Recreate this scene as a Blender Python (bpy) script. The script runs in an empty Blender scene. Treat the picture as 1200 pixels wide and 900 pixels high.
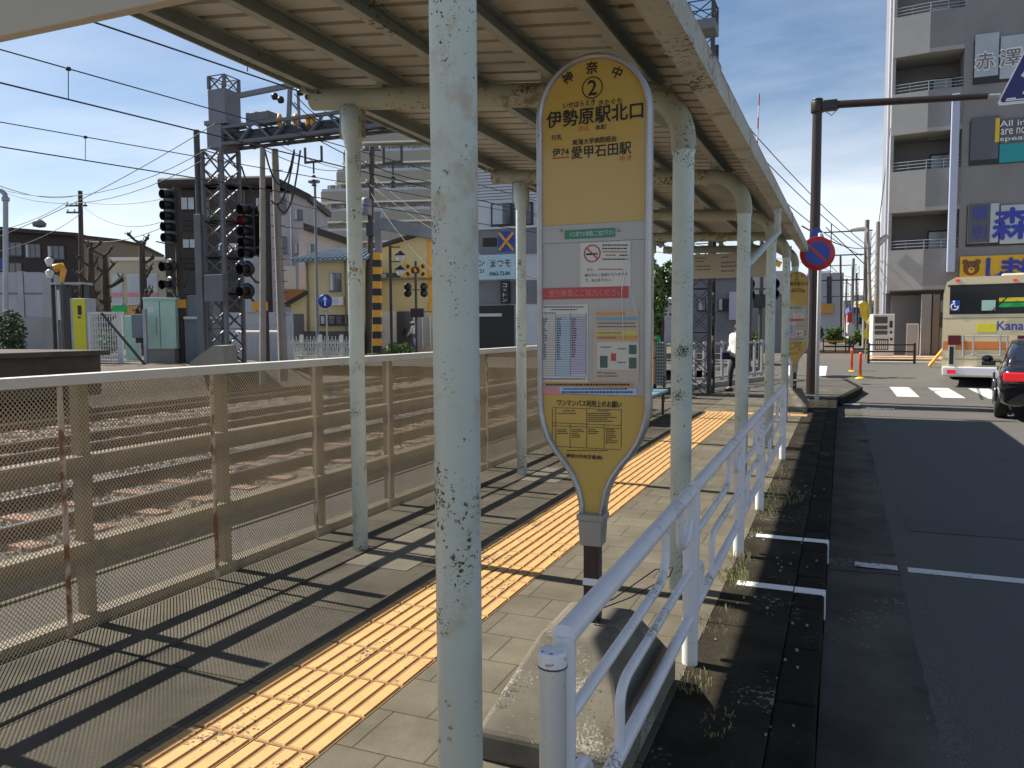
import bpy, math, random
from mathutils import Vector, Matrix
random.seed(7)
R = math.radians
scn = bpy.context.scene
col = scn.collection

# ------------------------------------------------------------------ camera
EYE = 1.55
FPX = 930.0
RW = Matrix(((0.9235875736732849, -0.021404908927878708, 0.3827895291541864),
             (0.3833453557149577, 0.06636728380594875, -0.9212175214855572),
             (-0.005686124169156888, 0.9975656437117358, 0.06950147104862645)))
cam = bpy.data.cameras.new('camera'); cam.sensor_width = 36; cam.lens = FPX / 1200 * 36
cam.clip_start = 0.05; cam.clip_end = 3000
camo = bpy.data.objects.new('camera', cam); col.objects.link(camo)
camo.matrix_world = Matrix.Translation((0, 0, EYE)) @ RW.to_4x4()
scn.camera = camo

# ------------------------------------------------------------------ sky and sun
SUN = Vector((-0.95, 0.06, 1.0)).normalized()
w = bpy.data.worlds.new('World'); scn.world = w; w.use_nodes = True
nt = w.node_tree; N = nt.nodes; L = nt.links
bg = N['Background']; bg.inputs['Strength'].default_value = 0.066
sky = N.new('ShaderNodeTexSky'); sky.sky_type = 'NISHITA'; sky.sun_disc = False
sky.sun_elevation = math.asin(SUN.z); sky.sun_rotation = math.atan2(SUN.x, SUN.y)
sky.air_density = 1.0; sky.dust_density = 0.25; sky.ozone_density = 2.2; sky.altitude = 30
tc = N.new('ShaderNodeTexCoord'); sep = N.new('ShaderNodeSeparateXYZ'); L.new(tc.outputs['Generated'], sep.inputs[0])
def wm(op, a, b=None, c=None):
    n = N.new('ShaderNodeMath'); n.operation = op
    for i, v in enumerate((a, b, c)):
        if v is None: continue
        if isinstance(v, (int, float)): n.inputs[i].default_value = v
        else: L.new(v, n.inputs[i])
    return n.outputs[0]
zz = wm('ADD', wm('MAXIMUM', sep.outputs[2], 0.0), 0.12)
cmb = N.new('ShaderNodeCombineXYZ')
L.new(wm('DIVIDE', sep.outputs[0], zz), cmb.inputs[0]); L.new(wm('DIVIDE', sep.outputs[1], zz), cmb.inputs[1])
mp = N.new('ShaderNodeMapping'); L.new(cmb.outputs[0], mp.inputs[0]); mp.inputs['Scale'].default_value = (0.7, 1.2, 1); mp.inputs['Rotation'].default_value = (0, 0, 0.5)
cn = N.new('ShaderNodeTexNoise'); cn.inputs['Scale'].default_value = 0.85; cn.inputs['Detail'].default_value = 8; cn.inputs['Roughness'].default_value = 0.6; cn.inputs['Distortion'].default_value = 0.35
L.new(mp.outputs[0], cn.inputs['Vector'])
rp = N.new('ShaderNodeValToRGB'); rp.color_ramp.elements[0].position = 0.42; rp.color_ramp.elements[1].position = 0.80
L.new(cn.outputs[0], rp.inputs[0])
# thicker white cloud low over the horizon
low = wm('MULTIPLY', wm('SUBTRACT', 1.0, wm('MINIMUM', wm('MULTIPLY', wm('ABSOLUTE', sep.outputs[2]), 4.0), 1.0)), 0.75)
cn2 = N.new('ShaderNodeTexNoise'); cn2.inputs['Scale'].default_value = 3.2; cn2.inputs['Detail'].default_value = 6
mp2 = N.new('ShaderNodeMapping'); mp2.inputs['Scale'].default_value = (1, 1, 3.5); L.new(tc.outputs['Generated'], mp2.inputs[0]); L.new(mp2.outputs[0], cn2.inputs['Vector'])
rp2 = N.new('ShaderNodeValToRGB'); rp2.color_ramp.elements[0].position = 0.38; rp2.color_ramp.elements[1].position = 0.66
L.new(cn2.outputs[0], rp2.inputs[0])
fac = wm('MINIMUM', wm('ADD', wm('ADD', wm('MULTIPLY', rp.outputs[0], 0.42), wm('MULTIPLY', low, rp2.outputs[0])), wm('MULTIPLY', low, 0.75)), 0.92)
mx = N.new('ShaderNodeMix'); mx.data_type = 'RGBA'; L.new(fac, mx.inputs[0]); L.new(sky.outputs[0], mx.inputs[6])
mx.inputs[7].default_value = (9.3, 9.7, 10.4, 1)
L.new(mx.outputs[2], bg.inputs['Color'])

sl = bpy.data.lights.new('sun', 'SUN'); sl.energy = 5.0; sl.angle = R(0.53); sl.color = (1.0, 0.93, 0.81)
so = bpy.data.objects.new('sun', sl); col.objects.link(so); so.location = (0, 0, 30)
so.rotation_euler = SUN.to_track_quat('Z', 'Y').to_euler()
scn.view_settings.view_transform = 'Standard'; scn.view_settings.look = 'None'
scn.view_settings.exposure = 0.86; scn.view_settings.gamma = 1.0; scn.view_settings.use_curve_mapping = False

# ------------------------------------------------------------------ survey helpers: where a sight line meets a plane of the place
def sight(px, py): return RW @ Vector((px - 600, 450 - py, -FPX))
def onZ(px, py, z=0.0):
    r = sight(px, py); t = (z - EYE) / r.z; return Vector((0, 0, EYE)) + r * t
def onY(px, py, y):
    r = sight(px, py); return Vector((0, 0, EYE)) + r * (y / r.y)
def dep(px, py, d):
    return Vector((0, 0, EYE)) + sight(px, py) * (d / FPX)

# ------------------------------------------------------------------ mesh builder
class MB:
    def __init__(s): s.v = []; s.f = []; s.s = []
    def add(s, vs, fs, smooth=False, M=None):
        o = len(s.v)
        s.v += [tuple(M @ Vector(p)) if M is not None else tuple(p) for p in vs]
        s.f += [tuple(i + o for i in f) for f in fs]; s.s += [smooth] * len(fs)
        return s
    def box(s, x0, x1, y0, y1, z0, z1, M=None):
        return s.add([(x0, y0, z0), (x1, y0, z0), (x1, y1, z0), (x0, y1, z0), (x0, y0, z1), (x1, y0, z1), (x1, y1, z1), (x0, y1, z1)],
                     [(0, 3, 2, 1), (4, 5, 6, 7), (0, 1, 5, 4), (1, 2, 6, 5), (2, 3, 7, 6), (3, 0, 4, 7)], M=M)
    def frustum(s, a, b, z0, z1, M=None):   # a,b = (x0,x1,y0,y1)
        return s.add([(a[0], a[2], z0), (a[1], a[2], z0), (a[1], a[3], z0), (a[0], a[3], z0), (b[0], b[2], z1), (b[1], b[2], z1), (b[1], b[3], z1), (b[0], b[3], z1)],
                     [(0, 3, 2, 1), (4, 5, 6, 7), (0, 1, 5, 4), (1, 2, 6, 5), (2, 3, 7, 6), (3, 0, 4, 7)], M=M)
    def tube(s, pts, r, seg=12, cap=True, M=None, smooth=True):
        pts = [Vector(p) for p in pts]; n = len(pts)
        rs = r if isinstance(r, (list, tuple)) else [r] * n
        vs = []; fs = []
        t0 = (pts[1] - pts[0]).normalized()
        ref = Vector((0, 0, 1)) if abs(t0.z) < 0.9 else Vector((1, 0, 0))
        u = t0.cross(ref).normalized()
        for i, p in enumerate(pts):
            if i == 0: t = t0
            elif i == n - 1: t = (pts[i] - pts[i - 1]).normalized()
            else:
                t = (pts[i + 1] - pts[i]).normalized() + (pts[i] - pts[i - 1]).normalized()
                t = t.normalized() if t.length > 1e-6 else t0
            u = u - t * u.dot(t); u = u.normalized() if u.length > 1e-6 else t.orthogonal().normalized()
            v = t.cross(u)
            for k in range(seg):
                a = 2 * math.pi * k / seg
                vs.append(p + (u * math.cos(a) + v * math.sin(a)) * rs[i])
        for i in range(n - 1):
            for k in range(seg):
                k2 = (k + 1) % seg
                fs.append((i * seg + k, i * seg + k2, (i + 1) * seg + k2, (i + 1) * seg + k))
        s.add(vs, fs, smooth, M)
        if cap:
            o = len(s.v)
            s.add([tuple(v) for v in vs[:seg]], [tuple(reversed(range(seg)))], False, M)
            s.add([tuple(v) for v in vs[-seg:]], [tuple(range(seg))], False, M)
        return s
    def bar(s, a, b, w_, h_, up=(0, 0, 1), M=None):     # rectangular member from a to b
        a = Vector(a); b = Vector(b); t = (b - a).normalized(); up = Vector(up)
        if abs(t.dot(up)) > 0.95: up = Vector((1, 0, 0)) if abs(t.x) < .9 else Vector((0, 1, 0))
        sd = t.cross(up).normalized(); up = sd.cross(t).normalized()
        vs = []
        for p in (a, b):
            for i, j in ((-1, -1), (1, -1), (1, 1), (-1, 1)): vs.append(p + sd * (i * w_ / 2) + up * (j * h_ / 2))
        return s.add(vs, [(0, 1, 2, 3), (7, 6, 5, 4), (0, 4, 5, 1), (1, 5, 6, 2), (2, 6, 7, 3), (3, 7, 4, 0)], M=M)
    def prism(s, poly, t0, t1, M=None, ax='y'):          # polygon in (x,z), thickness along y
        n = len(poly); vs = []
        for t in (t0, t1):
            for (a, b) in poly: vs.append((a, t, b) if ax == 'y' else ((t, a, b) if ax == 'x' else (a, b, t)))
        fs = [tuple(range(n)), tuple(reversed(range(n, 2 * n)))] + [(i, i + n, (i + 1) % n + n, (i + 1) % n) for i in range(n)]
        return s.add(vs, fs, M=M)
    def lathe(s, prof, c=(0, 0, 0), seg=20, M=None, axis='z'):
        vs = []; fs = []; c = Vector(c)
        for (r_, z_) in prof:
            for k in range(seg):
                a = 2 * math.pi * k / seg; x, y = r_ * math.cos(a), r_ * math.sin(a)
                vs.append(c + (Vector((x, y, z_)) if axis == 'z' else (Vector((x, z_, y)) if axis == 'y' else Vector((z_, x, y)))))
        for i in range(len(prof) - 1):
            for k in range(seg):
                k2 = (k + 1) % seg; fs.append((i * seg + k, i * seg + k2, (i + 1) * seg + k2, (i + 1) * seg + k))
        return s.add(vs, fs, True, M)
    def ball(s, c, r_, seg=12, rings=8, M=None, sc=(1, 1, 1)):
        vs = []; fs = []; c = Vector(c)
        for i in range(rings + 1):
            th = math.pi * i / rings
            for k in range(seg):
                a = 2 * math.pi * k / seg
                vs.append(c + Vector((math.sin(th) * math.cos(a) * r_ * sc[0], math.sin(th) * math.sin(a) * r_ * sc[1], math.cos(th) * r_ * sc[2])))
        for i in range(rings):
            for k in range(seg):
                k2 = (k + 1) % seg; fs.append((i * seg + k, (i + 1) * seg + k, (i + 1) * seg + k2, i * seg + k2))
        return s.add(vs, fs, True, M)
    def build(s, name, m, parent=None, bevel=0, lab=None):
        me = bpy.data.meshes.new(name)
        o_ = ORG.get(parent.name, Vector((0, 0, 0))) if parent is not None else Vector((0, 0, 0))
        me.from_pydata([(x - o_.x, y - o_.y, z - o_.z) for x, y, z in s.v], [], s.f)
        me.polygons.foreach_set('use_smooth', s.s)
        me.materials.append(m); me.update()
        o = bpy.data.objects.new(name, me); col.objects.link(o)
        if parent is not None: o.parent = parent; ORG[o.name] = o_
        if bevel:
            b = o.modifiers.new('bevel', 'BEVEL'); b.width = bevel; b.segments = 2; b.limit_method = 'ANGLE'
        if lab: o['label'] = lab
        return o
ORG = {}
def tag(o, label=None, cat=None, group=None, kind=None):
    if label: o['label'] = label
    if cat: o['category'] = cat
    if group: o['group'] = group
    if kind: o['kind'] = kind
    return o
def thing(name, loc, label, cat, group=None):
    o = bpy.data.objects.new(name, None); col.objects.link(o); o.location = loc; o.empty_display_size = 0.2
    ORG[o.name] = Vector(loc); tag(o, label, cat, group); return o
def copy_tree(o, parent=None):
    c = o.copy(); col.objects.link(c); c.parent = parent
    for ch in [x for x in list(o.children)]: copy_tree(ch, c)
    return c
def dup(o, loc, label=None, rz=None):
    c = copy_tree(o); c.location = loc
    if rz is not None: c.rotation_euler.z = rz
    if label: c['label'] = label
    return c
def frame(p, right):             # local frame: x = right, y = away, z = up
    r = Vector((right[0], right[1], 0)).normalized(); a = Vector((-r.y, r.x, 0))
    return Matrix(((r.x, a.x, 0, p[0]), (r.y, a.y, 0, p[1]), (0, 0, 1, p[2]), (0, 0, 0, 1)))

# ------------------------------------------------------------------ materials
def mat(name, c, rough=0.6, metal=0.0, var=0.0, vs=3.0, bump=0.0, bs=30.0, spots=None, c2=None, spec=None, alpha=None, emit=None, stretch=(1, 1, 1), coat=0):
    m = bpy.data.materials.new(name); m.use_nodes = True; t = m.node_tree; n = t.nodes; l = t.links
    b = n['Principled BSDF']; b.inputs['Roughness'].default_value = rough; b.inputs['Metallic'].default_value = metal
    if spec is not None: b.inputs['Specular IOR Level'].default_value = spec
    if coat: b.inputs['Coat Weight'].default_value = coat
    co = n.new('ShaderNodeTexCoord'); mp_ = n.new('ShaderNodeMapping'); mp_.inputs['Scale'].default_value = stretch; l.new(co.outputs['Object'], mp_.inputs[0])
    src = None
    if var > 0 or c2:
        no = n.new('ShaderNodeTexNoise'); no.inputs['Scale'].default_value = vs; no.inputs['Detail'].default_value = 7; no.inputs['Roughness'].default_value = 0.6
        l.new(mp_.outputs[0], no.inputs['Vector'])
        cr = n.new('ShaderNodeValToRGB'); cr.color_ramp.elements[0].position = 0.3; cr.color_ramp.elements[1].position = 0.7
        a_ = c2 if c2 else tuple(x * (1 - var) for x in c)
        b_ = c if c2 else tuple(min(1, x * (1 + var)) for x in c)
        cr.color_ramp.elements[0].color = (*a_, 1); cr.color_ramp.elements[1].color = (*b_, 1)
        l.new(no.outputs[0], cr.inputs[0]); src = cr.outputs[0]
    for sp in (spots or []):     # (colour, noise scale, threshold, softness)
        s1 = n.new('ShaderNodeTexNoise'); s1.inputs['Scale'].default_value = sp[1]; s1.inputs['Detail'].default_value = 5; s1.inputs['Roughness'].default_value = 0.65
        l.new(mp_.outputs[0], s1.inputs['Vector'])
        s2 = n.new('ShaderNodeTexNoise'); s2.inputs['Scale'].default_value = sp[1] * 0.05; l.new(mp_.outputs[0], s2.inputs['Vector'])
        ad = n.new('ShaderNodeMath'); ad.operation = 'MULTIPLY_ADD'; l.new(s2.outputs[0], ad.inputs[0]); ad.inputs[1].default_value = 0.85; l.new(s1.outputs[0], ad.inputs[2])
        mr = n.new('ShaderNodeMapRange'); mr.inputs[1].default_value = sp[2] + 0.60; mr.inputs[2].default_value = sp[2] + 0.60 + sp[3]; l.new(ad.outputs[0], mr.inputs[0])
        mi = n.new('ShaderNodeMix'); mi.data_type = 'RGBA'; l.new(mr.outputs[0], mi.inputs[0])
        if src is not None: l.new(src, mi.inputs[6])
        else: mi.inputs[6].default_value = (*c, 1)
        mi.inputs[7].default_value = (*sp[0], 1); src = mi.outputs[2]
    if src is not None: l.new(src, b.inputs['Base Color'])
    else: b.inputs['Base Color'].default_value = (*c, 1)
    if bump > 0:
        bn = n.new('ShaderNodeTexNoise'); bn.inputs['Scale'].default_value = bs; bn.inputs['Detail'].default_value = 6; l.new(mp_.outputs[0], bn.inputs['Vector'])
        bp = n.new('ShaderNodeBump'); bp.inputs['Strength'].default_value = bump; bp.inputs['Distance'].default_value = min(0.02, 0.35 / bs); l.new(bn.outputs[0], bp.inputs['Height']); l.new(bp.outputs[0], b.inputs['Normal'])
    if emit: b.inputs['Emission Color'].default_value = (*emit[0], 1); b.inputs['Emission Strength'].default_value = emit[1]
    if alpha is not None: b.inputs['Alpha'].default_value = alpha
    return m
def tiles(name, c, joint, sx, sy, jw, rough=0.85, var=0.25, off=0.5, stain=(0.05, 0.05, 0.045)):
    m = mat(name, c, 0.95, bump=0.35, bs=60, var=var, vs=2.2, spec=0.15)
    t = m.node_tree; n = t.nodes; l = t.links; b = n['Principled BSDF']
    src = b.inputs['Base Color'].links[0].from_socket
    co = n.new('ShaderNodeTexCoord'); mp_ = n.new('ShaderNodeMapping'); l.new(co.outputs['Object'], mp_.inputs[0])
    br = n.new('ShaderNodeTexBrick'); br.inputs['Scale'].default_value = 1; br.inputs['Brick Width'].default_value = sx; br.inputs['Row Height'].default_value = sy
    br.inputs['Mortar Size'].default_value = jw; br.offset = off; br.inputs['Mortar Smooth'].default_value = 0.2; br.inputs['Bias'].default_value = 0
    br.inputs['Color1'].default_value = (0.88, 0.88, 0.88, 1); br.inputs['Color2'].default_value = (1.10, 1.09, 1.06, 1); br.inputs['Mortar'].default_value = (*joint, 1)
    l.new(mp_.outputs[0], br.inputs['Vector'])
    mu = n.new('ShaderNodeMix'); mu.data_type = 'RGBA'; mu.blend_type = 'MULTIPLY'; mu.inputs[0].default_value = 1; l.new(src, mu.inputs[6]); l.new(br.outputs['Color'], mu.inputs[7])
    s1 = n.new('ShaderNodeTexNoise'); s1.inputs['Scale'].default_value = 1.3; s1.inputs['Detail'].default_value = 9; s1.inputs['Roughness'].default_value = 0.7; l.new(co.outputs['Object'], s1.inputs['Vector'])
    mr = n.new('ShaderNodeMapRange'); mr.inputs[1].default_value = 0.5; mr.inputs[2].default_value = 0.75; mr.inputs[4].default_value = 0.6; l.new(s1.outputs[0], mr.inputs[0])
    mi = n.new('ShaderNodeMix'); mi.data_type = 'RGBA'; l.new(mr.outputs[0], mi.inputs[0]); l.new(mu.outputs[2], mi.inputs[6]); mi.inputs[7].default_value = (*stain, 1)
    l.new(mi.outputs[2], b.inputs['Base Color'])
    return m
RUST = (0.10, 0.045, 0.018); DRUST = (0.035, 0.02, 0.012)
MT = dict(
 pole=mat('mint_paint', (0.60, 0.72, 0.72), 0.42, var=0.05, vs=4, bump=0.05, bs=90, spots=[((0.50, 0.50, 0.43), 9, 0.53, 0.16), ((0.30, 0.20, 0.11), 34, 0.55, 0.05), (RUST, 75, 0.505, 0.035), (DRUST, 130, 0.52, 0.02)]),
 beam=mat('cream_steel', (0.36, 0.37, 0.29), 0.5, var=0.12, vs=3, bump=0.1, bs=50, spots=[((0.2, 0.16, 0.08), 11, 0.46, 0.12), (RUST, 40, 0.49, 0.03)]),
 purlin=mat('purlin_paint', (0.30, 0.32, 0.28), 0.55, var=0.14, vs=5, spots=[(RUST, 30, 0.52, 0.04)]),
 roof=mat('roof_steel', (0.40, 0.39, 0.34), 0.45, var=0.1, vs=3, spots=[((0.22, 0.19, 0.12), 7, 0.48, 0.1)]),
 gutter=mat('gutter_paint', (0.46, 0.46, 0.39), 0.45, var=0.14, vs=3, spots=[((0.30, 0.26, 0.16), 8, 0.44, 0.1), (RUST, 35, 0.50, 0.03)]),
 pipe=mat('pipe_pvc', (0.50, 0.56, 0.55), 0.45, var=0.08, vs=6),
 board=mat('board_beige', (0.46, 0.42, 0.33), 0.5, var=0.04, vs=2),
 white_rail=mat('white_rail_paint', (0.74, 0.74, 0.76), 0.38, var=0.04, vs=8, spots=[((0.30, 0.27, 0.22), 60, 0.52, 0.03), ((0.45, 0.44, 0.42), 14, 0.52, 0.12)]),
 fence=mat('fence_cream', (0.20, 0.165, 0.11), 0.55, var=0.12, vs=5, spots=[(RUST, 18, 0.50, 0.06)]),
 fcap=mat('fence_cap', (0.56, 0.56, 0.52), 0.5, var=0.06, vs=4),
 frust=mat('fence_bar_rust', (0.50, 0.42, 0.33), 0.6, var=0.1, vs=5, spots=[((0.20, 0.09, 0.04), 5, 0.40, 0.1)]),
 mesh=mat('mesh_paint', (0.40, 0.335, 0.225), 0.6, var=0.08, vs=3),
 pave=tiles('pavement_tiles', (0.125, 0.112, 0.086), (0.42, 0.40, 0.36), 0.3, 0.3, 0.004),
 slab=tiles('concrete_slabs', (0.100, 0.090, 0.072), (0.35, 0.33, 0.3), 0.6, 0.9, 0.006, off=0.0),
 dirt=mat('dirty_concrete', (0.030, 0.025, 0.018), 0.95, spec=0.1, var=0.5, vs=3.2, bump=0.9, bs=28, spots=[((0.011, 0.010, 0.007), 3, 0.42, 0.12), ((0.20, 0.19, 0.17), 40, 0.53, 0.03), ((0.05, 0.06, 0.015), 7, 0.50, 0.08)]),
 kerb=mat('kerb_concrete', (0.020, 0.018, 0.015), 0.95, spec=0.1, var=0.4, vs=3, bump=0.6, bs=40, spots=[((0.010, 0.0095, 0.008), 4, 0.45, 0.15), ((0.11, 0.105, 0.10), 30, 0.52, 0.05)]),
 gut=mat('gutter_concrete', (0.092, 0.087, 0.076), 0.95, spec=0.1, var=0.35, vs=1.6, bump=0.5, bs=60, spots=[((0.035, 0.033, 0.028), 2.5, 0.42, 0.15), ((0.24, 0.23, 0.21), 30, 0.53, 0.06)]),
 tacb=mat('tactile_base_groove_shade', (0.26, 0.15, 0.06), 0.8, var=0.2, vs=8), patch=mat('patched_concrete', (0.16, 0.145, 0.11), 0.9, var=0.15, vs=4), yline=mat('faded_yellow_line', (0.12, 0.10, 0.06), 0.9, var=0.3, vs=6), collar=mat('collar_grey', (0.34, 0.33, 0.30), 0.5, 0.2, var=0.08, vs=9),  # tacb: darker tactile base, groove shade and dirt put into its colour
 tac=mat('tactile_yellow', (0.52, 0.30, 0.11), 0.7, var=0.12, vs=6, bump=0.3, bs=90, spots=[((0.30, 0.20, 0.10), 5, 0.42, 0.18), ((0.14, 0.10, 0.06), 22, 0.49, 0.08), ((0.08, 0.06, 0.04), 60, 0.50, 0.04)]),
 asph=mat('asphalt', (0.165, 0.160, 0.148), 0.95, spec=0.12, c2=(0.058, 0.056, 0.052), vs=130, bump=0.6, bs=110, spots=[((0.060, 0.058, 0.056), 1.2, 0.44, 0.3)]),
 mark=mat('road_paint', (0.58, 0.58, 0.56), 0.7, var=0.1, vs=8, spots=[((0.12, 0.12, 0.12), 30, 0.47, 0.05)]),
 markw=mat('kerb_white_paint', (0.80, 0.80, 0.80), 0.6, var=0.04, vs=8, spots=[((0.2, 0.2, 0.2), 50, 0.54, 0.03)]),
 conc=mat('rough_concrete', (0.14, 0.125, 0.095), 0.95, var=0.3, vs=4, bump=0.22, bs=140, spots=[((0.08, 0.075, 0.06), 5, 0.45, 0.15), ((0.34, 0.31, 0.26), 120, 0.47, 0.05), ((0.05, 0.05, 0.035), 90, 0.48, 0.05)]),
 conc2=mat('pale_concrete', (0.28, 0.265, 0.23), 0.9, var=0.2, vs=0.8, bump=0.4, bs=15, spots=[((0.15, 0.145, 0.13), 1.5, 0.45, 0.15)]),
 darkc=mat('dark_concrete', (0.075, 0.065, 0.055), 0.9, var=0.35, vs=1.5, bump=0.4, bs=10),
 ballast=mat('ballast_stone', (0.20, 0.165, 0.125), 0.95, c2=(0.10, 0.085, 0.07), vs=9, bump=1.0, bs=14),
 stone=mat('ballast_chips', (0.38, 0.33, 0.26), 0.95, c2=(0.14, 0.115, 0.09), vs=4),
 sleeper=mat('sleeper_red', (0.26, 0.155, 0.115), 0.9, var=0.25, vs=3),
 rail=mat('rail_rust', (0.13, 0.075, 0.05), 0.7, var=0.3, vs=5),
 railtop=mat('rail_polished', (0.55, 0.54, 0.52), 0.25, 0.9),
 alu=mat('aluminium', (0.42, 0.41, 0.40), 0.38, 0.7, var=0.08, vs=20, spots=[((0.12, 0.12, 0.12), 50, 0.56, 0.03)]),
 yel=mat('sign_yellow', (0.54, 0.36, 0.08), 0.28, var=0.03, vs=3, coat=0.4),
 grayp=mat('sign_grey', (0.42, 0.41, 0.39), 0.3, var=0.03, vs=3, coat=0.4),
 paper=mat('paper_white', (0.60, 0.58, 0.54), 0.3, coat=0.5), papr=mat('paper_red', (0.50, 0.065, 0.06), 0.35), papb=mat('paper_blue', (0.42, 0.55, 0.66), 0.4),
 papv=mat('paper_violet', (0.50, 0.46, 0.60), 0.4), papo=mat('paper_orange', (0.62, 0.30, 0.08), 0.4), papt=mat('paper_tan', (0.52, 0.42, 0.34), 0.4), papc=mat('paper_cyan', (0.20, 0.38, 0.50), 0.4),
 papy=mat('paper_yellow', (0.62, 0.52, 0.10), 0.4), papp=mat('paper_pink', (0.66, 0.25, 0.28), 0.4), papg=mat('paper_green', (0.03, 0.25, 0.14), 0.4), papl=mat('paper_pale', (0.60, 0.58, 0.50), 0.4), papd=mat('paper_darkgreen', (0.07, 0.13, 0.10), 0.5),
 ink=mat('ink_black', (0.018, 0.016, 0.014), 0.5), inkr=mat('ink_red', (0.45, 0.06, 0.02), 0.5), inkg=mat('ink_grey', (0.16, 0.155, 0.15), 0.5), inkw=mat('ink_white', (0.75, 0.75, 0.75), 0.5), inkb=mat('ink_blue', (0.03, 0.05, 0.38), 0.5),
 inkgr=mat('ink_greywhite', (0.72, 0.80, 0.76), 0.5),
 brown=mat('brown_paint', (0.030, 0.018, 0.016), 0.4, var=0.15, vs=5, spots=[((0.12, 0.06, 0.03), 30, 0.54, 0.04)]),
 grey=mat('grey_steel', (0.17, 0.18, 0.20), 0.5, 0.1, var=0.15, vs=2), galv=mat('galvanised', (0.36, 0.38, 0.41), 0.45, 0.4, var=0.12, vs=3), dsteel=mat('dark_steel', (0.05, 0.05, 0.055), 0.5, var=0.2, vs=3),
 black=mat('black_plastic', (0.012, 0.012, 0.014), 0.4), gan=mat('gantry_paint', (0.12, 0.125, 0.14), 0.55, var=0.15, vs=2), busg=mat('bus_window', (0.012, 0.014, 0.018), 0.12, spec=0.3), wire=mat('wire', (0.02, 0.02, 0.022), 0.6), wireg=mat('wire_grey', (0.10, 0.105, 0.12), 0.6),
 pconc=mat('pole_concrete', (0.27, 0.25, 0.22), 0.9, var=0.15, vs=2), pwood=mat('pole_dark', (0.06, 0.05, 0.042), 0.9, var=0.2, vs=2), insul=mat('insulator', (0.35, 0.15, 0.05), 0.3), insw=mat('insulator_white', (0.6, 0.6, 0.6), 0.3),
 mintbox=mat('cabinet_mint', (0.40, 0.60, 0.52), 0.5, var=0.05, vs=3), greybox=mat('cabinet_grey', (0.16, 0.19, 0.22), 0.5, var=0.1, vs=2), safety=mat('safety_yellow', (0.68, 0.62, 0.03), 0.45, var=0.06, vs=6), orange=mat('stripe_orange', (0.72, 0.34, 0.03), 0.5, var=0.1, vs=5),
 redl=mat('red_lens', (0.25, 0.01, 0.01), 0.3, emit=((1, 0.05, 0.02), 0.7)), lens=mat('dark_lens', (0.03, 0.02, 0.02), 0.15), blueS=mat('sign_blue', (0.015, 0.055, 0.36), 0.35), redS=mat('sign_red', (0.50, 0.03, 0.03), 0.35), whiteS=mat('sign_white', (0.75, 0.75, 0.76), 0.4), navy=mat('sign_navy', (0.02, 0.02, 0.13), 0.35),
 glass=mat('window_glass', (0.045, 0.055, 0.07), 0.08, var=0.3, vs=0.5, spec=0.8), glassb=mat('window_blind', (0.42, 0.47, 0.52), 0.15, var=0.15, vs=0.6), frameM=mat('window_frame', (0.02, 0.02, 0.022), 0.5), wframe=mat('white_frame', (0.6, 0.6, 0.6), 0.5),
 gwall=mat('grey_facade', (0.235, 0.232, 0.235), 0.9, var=0.10, vs=0.6, bump=0.15, bs=6), gbal=mat('grey_balcony', (0.35, 0.345, 0.34), 0.9, var=0.08, vs=0.9), gpipe=mat('blue_downpipe', (0.42, 0.47, 0.62), 0.5),
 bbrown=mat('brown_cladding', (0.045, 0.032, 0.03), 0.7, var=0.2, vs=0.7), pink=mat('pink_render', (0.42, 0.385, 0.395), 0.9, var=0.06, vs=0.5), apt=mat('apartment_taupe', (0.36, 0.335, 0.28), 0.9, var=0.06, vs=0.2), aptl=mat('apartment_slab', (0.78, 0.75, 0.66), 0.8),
 ywall=mat('yellow_render', (0.56, 0.47, 0.25), 0.9, var=0.08, vs=0.6), broof=mat('blue_tile', (0.12, 0.17, 0.22), 0.5, var=0.2, vs=2), droof=mat('dark_roof', (0.04, 0.03, 0.03), 0.7, var=0.2, vs=1), beige=mat('beige_render', (0.50, 0.45, 0.34), 0.9, var=0.06, vs=0.5),
 lgrey=mat('light_cladding', (0.42, 0.43, 0.46), 0.7, var=0.08, vs=1), sid=mat('siding', (0.58, 0.59, 0.64), 0.6, var=0.06, vs=1), gsid=mat('dark_siding', (0.20, 0.20, 0.22), 0.7, var=0.1, vs=1), tanw=mat('tan_render', (0.20, 0.17, 0.13), 0.9, var=0.12, vs=0.4),
 bark=mat('bark', (0.06, 0.048, 0.038), 0.95, var=0.3, vs=4, bump=0.5, bs=20), leaf=mat('leaf_green', (0.10, 0.17, 0.04), 0.6, var=0.4, vs=1.5), leafd=mat('leaf_dark', (0.045, 0.085, 0.025), 0.6, var=0.4, vs=1.5), weed=mat('weed_green', (0.24, 0.27, 0.08), 0.7, c2=(0.32, 0.27, 0.13), vs=4),
 buscream=mat('bus_cream', (0.68, 0.58, 0.36), 0.3, var=0.03, vs=1, coat=0.5), busor=mat('bus_orange', (0.62, 0.20, 0.05), 0.35, coat=0.4), busw=mat('bus_bumper', (0.62, 0.62, 0.66), 0.35), carp=mat('car_paint', (0.008, 0.008, 0.012), 0.12, coat=1.0), tyre=mat('tyre', (0.02, 0.02, 0.02), 0.85), rim=mat('rim', (0.5, 0.5, 0.52), 0.3, 0.8), tail=mat('tail_lamp', (0.45, 0.01, 0.015), 0.2, emit=((1, 0.03, 0.03), 0.25)), taild=mat('tail_dark', (0.10, 0.012, 0.01), 0.25), carg=mat('car_glass', (0.02, 0.025, 0.05), 0.05),
 vend=mat('vending_white', (0.62, 0.63, 0.66), 0.35), vendd=mat('vending_window', (0.06, 0.06, 0.07), 0.2), del_=mat('delineator_red', (0.85, 0.09, 0.03), 0.45), flag=mat('flag_yellow', (0.78, 0.50, 0.02), 0.6, var=0.1, vs=6), side=mat('orange_paving', (0.42, 0.27, 0.17), 0.9, var=0.15, vs=2),
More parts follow.
